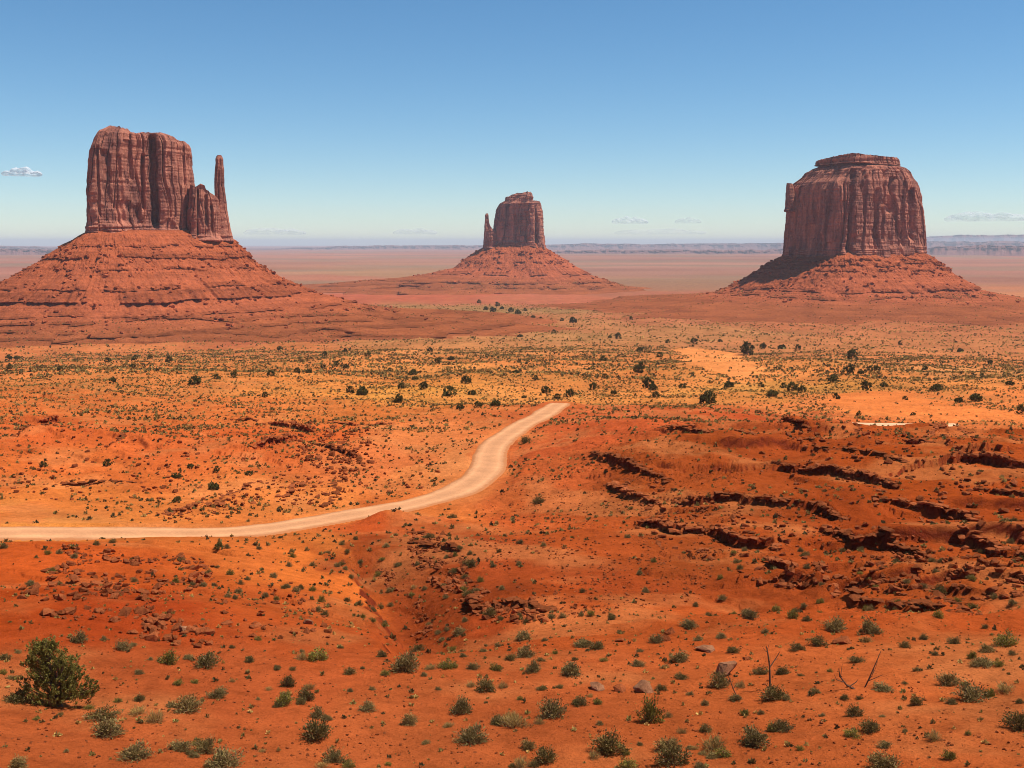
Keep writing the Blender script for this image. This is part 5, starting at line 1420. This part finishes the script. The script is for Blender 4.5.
# ------------------------------------------------------------------ low scrub
def ok_spot(x, y):
    return True
def sample_annulus(r0, r1, n, seed, amax=33):
    rr = np.random.default_rng(seed)
    r = np.sqrt(rr.uniform(r0 * r0, r1 * r1, n)); a = np.radians(rr.uniform(-amax, amax, n))
    return r * np.sin(a), r * np.cos(a), r
def near_road(x, y):
    m = np.zeros(x.shape, bool)
    for path, wd in ((ROAD, ROADW), (SIDE, SIDEW)):
        for ch in np.array_split(np.arange(len(x)), max(1, len(x) // 4000)):
            d = np.full(len(ch), 1e9)
            for i in range(0, len(path), 2):
                d = np.minimum(d, (x[ch] - path[i, 0]) ** 2 + (y[ch] - path[i, 1]) ** 2)
            m[ch] |= d < (wd + 0.8) ** 2
    return m
def scrub_density(x, y, r):
    px, py = to_px(x, y, ground(x, y))
    d = 0.25 + 0.75 * sstep(-0.25, 0.4, fbm(x / 28, y / 28, 3, 222))
    d = d * np.where(r < 250, 0.55, 1.0)
    ridge = (px > 560) & (r < 215) & (r > 80)
    d = np.where(ridge, d * 0.8, d)
    d = np.where((r < 84), 0.45, d)
    for pl, c in DRIFTS: d = d * (1 - 0.93 * drift_mask(x, y, pl))
    return d
def scrub_mesh(x, y, wid, blades, seed, name, palette, z=None):
    rr = np.random.default_rng(seed)
    z = ground(x, y) if z is None else z
    n = len(x)
    az = rr.uniform(0, 2 * math.pi, (n, blades)); el = np.arcsin(rr.uniform(0.1, 1, (n, blades)))
    d = np.stack([np.cos(az) * np.cos(el), np.sin(az) * np.cos(el), np.sin(el)], -1)
    hr = rr.uniform(0.45, 0.8, (n, 1, 1))
    tip = d * np.concatenate([np.full((n, 1, 2), 0.5), hr], -1) * rr.uniform(0.7, 1.1, (n, blades, 1))
    P0 = np.stack([x, y, z], -1)[:, None]
    sc = wid[:, None, None]
    cen = tip * 0.62 * sc + P0
    sd = np.cross(d, rr.normal(size=(n, blades, 3))); sd /= np.linalg.norm(sd, axis=-1)[..., None] + 1e-9
    half = sd * sc * (0.55 / math.sqrt(blades)) * rr.uniform(0.7, 1.3, (n, blades, 1))
    tp = tip * sc * 1.05 + P0; lo = tip * sc * 0.18 + P0
    V_ = np.stack([lo, cen - half, tp, cen + half], 2).reshape(-1, 3)
    F_ = np.arange(len(V_)).reshape(-1, 4)
    pal = np.array(palette)
    ci = pal[rr.integers(0, len(pal), n)] * rr.uniform(0.75, 1.25, (n, 1))
    C_ = np.repeat(ci[:, None] * rr.uniform(0.75, 1.3, (n, blades, 1)), 4, 1).reshape(-1, 3)
    o = obj(name, mesh_np(name, V_, F_, False, C_), M_LEAF)
    return o
PAL = [(0.22, 0.145, 0.045), (0.27, 0.18, 0.055), (0.38, 0.24, 0.07), (0.15, 0.10, 0.034), (0.10, 0.075, 0.03), (0.46, 0.30, 0.09), (0.25, 0.19, 0.055)]
def scatter_low(r0, r1, n, w0, w1, blades, seed, label, keep=0):
    x, y, r = sample_annulus(r0, r1, n, seed)
    rr = np.random.default_rng(seed + 5)
    k = (rr.random(n) < scrub_density(x, y, r)) & ~near_road(x, y)
    x, y, r = x[k], y[k], r[k]
    wid = w0 + (w1 - w0) * rr.random(len(x)) ** 2.0
    if keep:
        px, py = to_px(x, y, ground(x, y))
        inn = (px > 2) & (px < 1022) & (py < 640) & (py > 300)
        order = np.argsort(np.where(inn, -wid / r, 1e9))[:keep]
        for i in order:
            kind = rr.choice(['sage', 'dark', 'green', 'sage'])
            o = bpy.data.objects.new("scrub_bush", PROTO[str(kind), int(rr.integers(5))][2]); COL.objects.link(o)
            o.location = (x[i], y[i], float(ground(x[i], y[i])) - 0.02); o.rotation_euler = (0, 0, rr.uniform(0, 6.28)); o.scale = (wid[i],) * 3
            where = "the slope of the ledged ridge" if px[i] > 560 else ("the slope around the gully" if px[i] > 340 else "the slope below the road on the left")
            if r[i] > 150: where = "the flat above the road on the left" if px[i] < 480 else "the far slope of the ledged ridge"
            tag(o, "small low scrub bush dotted over " + where, "bush", "small scrub on " + where)
        m = np.ones(len(x), bool); m[order] = False
        x, y, wid = x[m], y[m], wid[m]
    o = scrub_mesh(x, y, wid, blades, seed + 9, "low_scrub", PAL)
    tag(o, label, None, None, "stuff")
scatter_low(80, 250, 25000, 0.2, 0.95, 18, 31, "small dry scrub and tufts dotted over the near slopes", keep=150)
scatter_low(40, 84, 4200, 0.10, 0.42, 18, 32, "tiny dry tufts on the foreground sand")
scatter_low(230, 480, 40000, 0.35, 1.35, 12, 33, "low olive and straw scrub covering the flats beyond the road")
scatter_low(470, 1000, 85000, 0.7, 2.5, 7, 34, "low scrub speckling the middle of the valley")
scatter_low(1000, 2300, 46000, 1.2, 4.0, 6, 35, "far scrub speckling the valley floor around the buttes")

def apron_scrub(W, count, w0, w1, seed):
    rr_ = np.random.default_rng(seed)
    nv, n, _ = W.shape
    dz = W[:, :, 2]
    jj = (rr_.uniform(0.55, 1.0, count) ** 0.7 * (nv - 1)).astype(int); ii = rr_.integers(0, n, count)
    P_ = W[jj, ii]
    g = ground(P_[:, 0], P_[:, 1])
    k = (P_[:, 2] > g - 0.3) & (fbm(P_[:, 0] / 60, P_[:, 1] / 60, 3, seed) > -0.25)
    P_ = P_[k]
    wid = w0 + (w1 - w0) * rr_.random(len(P_)) ** 2
    V0 = scrub_mesh(P_[:, 0], P_[:, 1], wid, 6, seed, "far_scrub", PAL, P_[:, 2])
    tag(V0, "far scrub speckling the low apron of a butte", None, None, "stuff")
apron_scrub(APRONS[0], 9000, 0.8, 2.6, 41)
apron_scrub(APRONS[1], 3000, 1.6, 5.0, 42)
apron_scrub(APRONS[2], 6000, 1.2, 3.6, 43)

# ------------------------------------------------------------------ labels: say each plant and ledge apart by what stands next to it
LM = {
    'fg': [((58, 672), "the juniper tree"), ((727, 667), "the biggest pale boulder"), ((645, 686), "the split boulder"), ((770, 666), "the upright dead snag"), ((872, 668), "the leaning dead branch"), ((410, 632), "the gully mouth"),
           ((598, 686), "the half-buried boulder"), ((190, 628), "the rubble slope"), ((0, 768), "the photo's bottom left corner"), ((1024, 768), "the photo's bottom right corner"), ((845, 641), "the long flat rock"), ((512, 768), "the middle of the bottom edge"),
           ((256, 768), "the bottom edge's left half"), ((768, 768), "the bottom edge's right half"), ((1024, 640), "the right edge's ridge foot"), ((505, 610), "the rock heap"), ((668, 636), "the dark upright boulder"), ((315, 624), "the small rock heap"), ((490, 455), "the road's bend"), ((706, 650), "the flat-topped boulder")],
    'mid': [((557, 402), "the road's far end"), ((715, 360), "the pale sand patch"), ((0, 370), "the photo's left edge"), ((1024, 395), "the photo's right edge"), ((490, 460), "the road's bend"), ((516, 292), "the middle butte's foot"), ((854, 305), "the right butte's foot"), ((160, 345), "the left butte's foot"),
            ((200, 531), "the lower road"), ((410, 600), "the gully"), ((900, 427), "the pale track"), ((900, 390), "the orange sand flat"), ((640, 535), "the ridge's left end"), ((820, 600), "the ridge's foot"), ((1024, 520), "the ridge at the right edge"), ((370, 345), "the left butte's right-hand apron"), ((275, 440), "the outcrop above the road"), ((760, 480), "the middle of the ridge")],
}
DIRS = ["right of", "above and right of", "above", "above and left of", "left of", "below and left of", "below", "below and right of"]
ORD = ["nearest", "second nearest", "third nearest", "fourth nearest", "fifth nearest", "sixth nearest", "seventh nearest", "eighth nearest", "ninth nearest"]
bucket = {}
for o, px, py, desc, ls in TODO:
    d, p, nm = min((math.hypot(px - q[0], py - q[1]), q, n_) for q, n_ in LM[ls])
    ang = math.degrees(math.atan2(p[1] - py, px - p[0])) % 360
    dr = DIRS[int((ang + 22.5) // 45) % 8]
    bucket.setdefault((desc, dr, nm), []).append((d, o))
for (desc, dr, nm), lst in bucket.items():
    lst.sort(key=lambda t: t[0])
    for i, (d, o) in enumerate(lst):
        pre = "" if len(lst) == 1 else (ORD[i] + " " if i < len(ORD) else "farther ")
        o["label"] = pre + desc + " " + dr + " " + nm
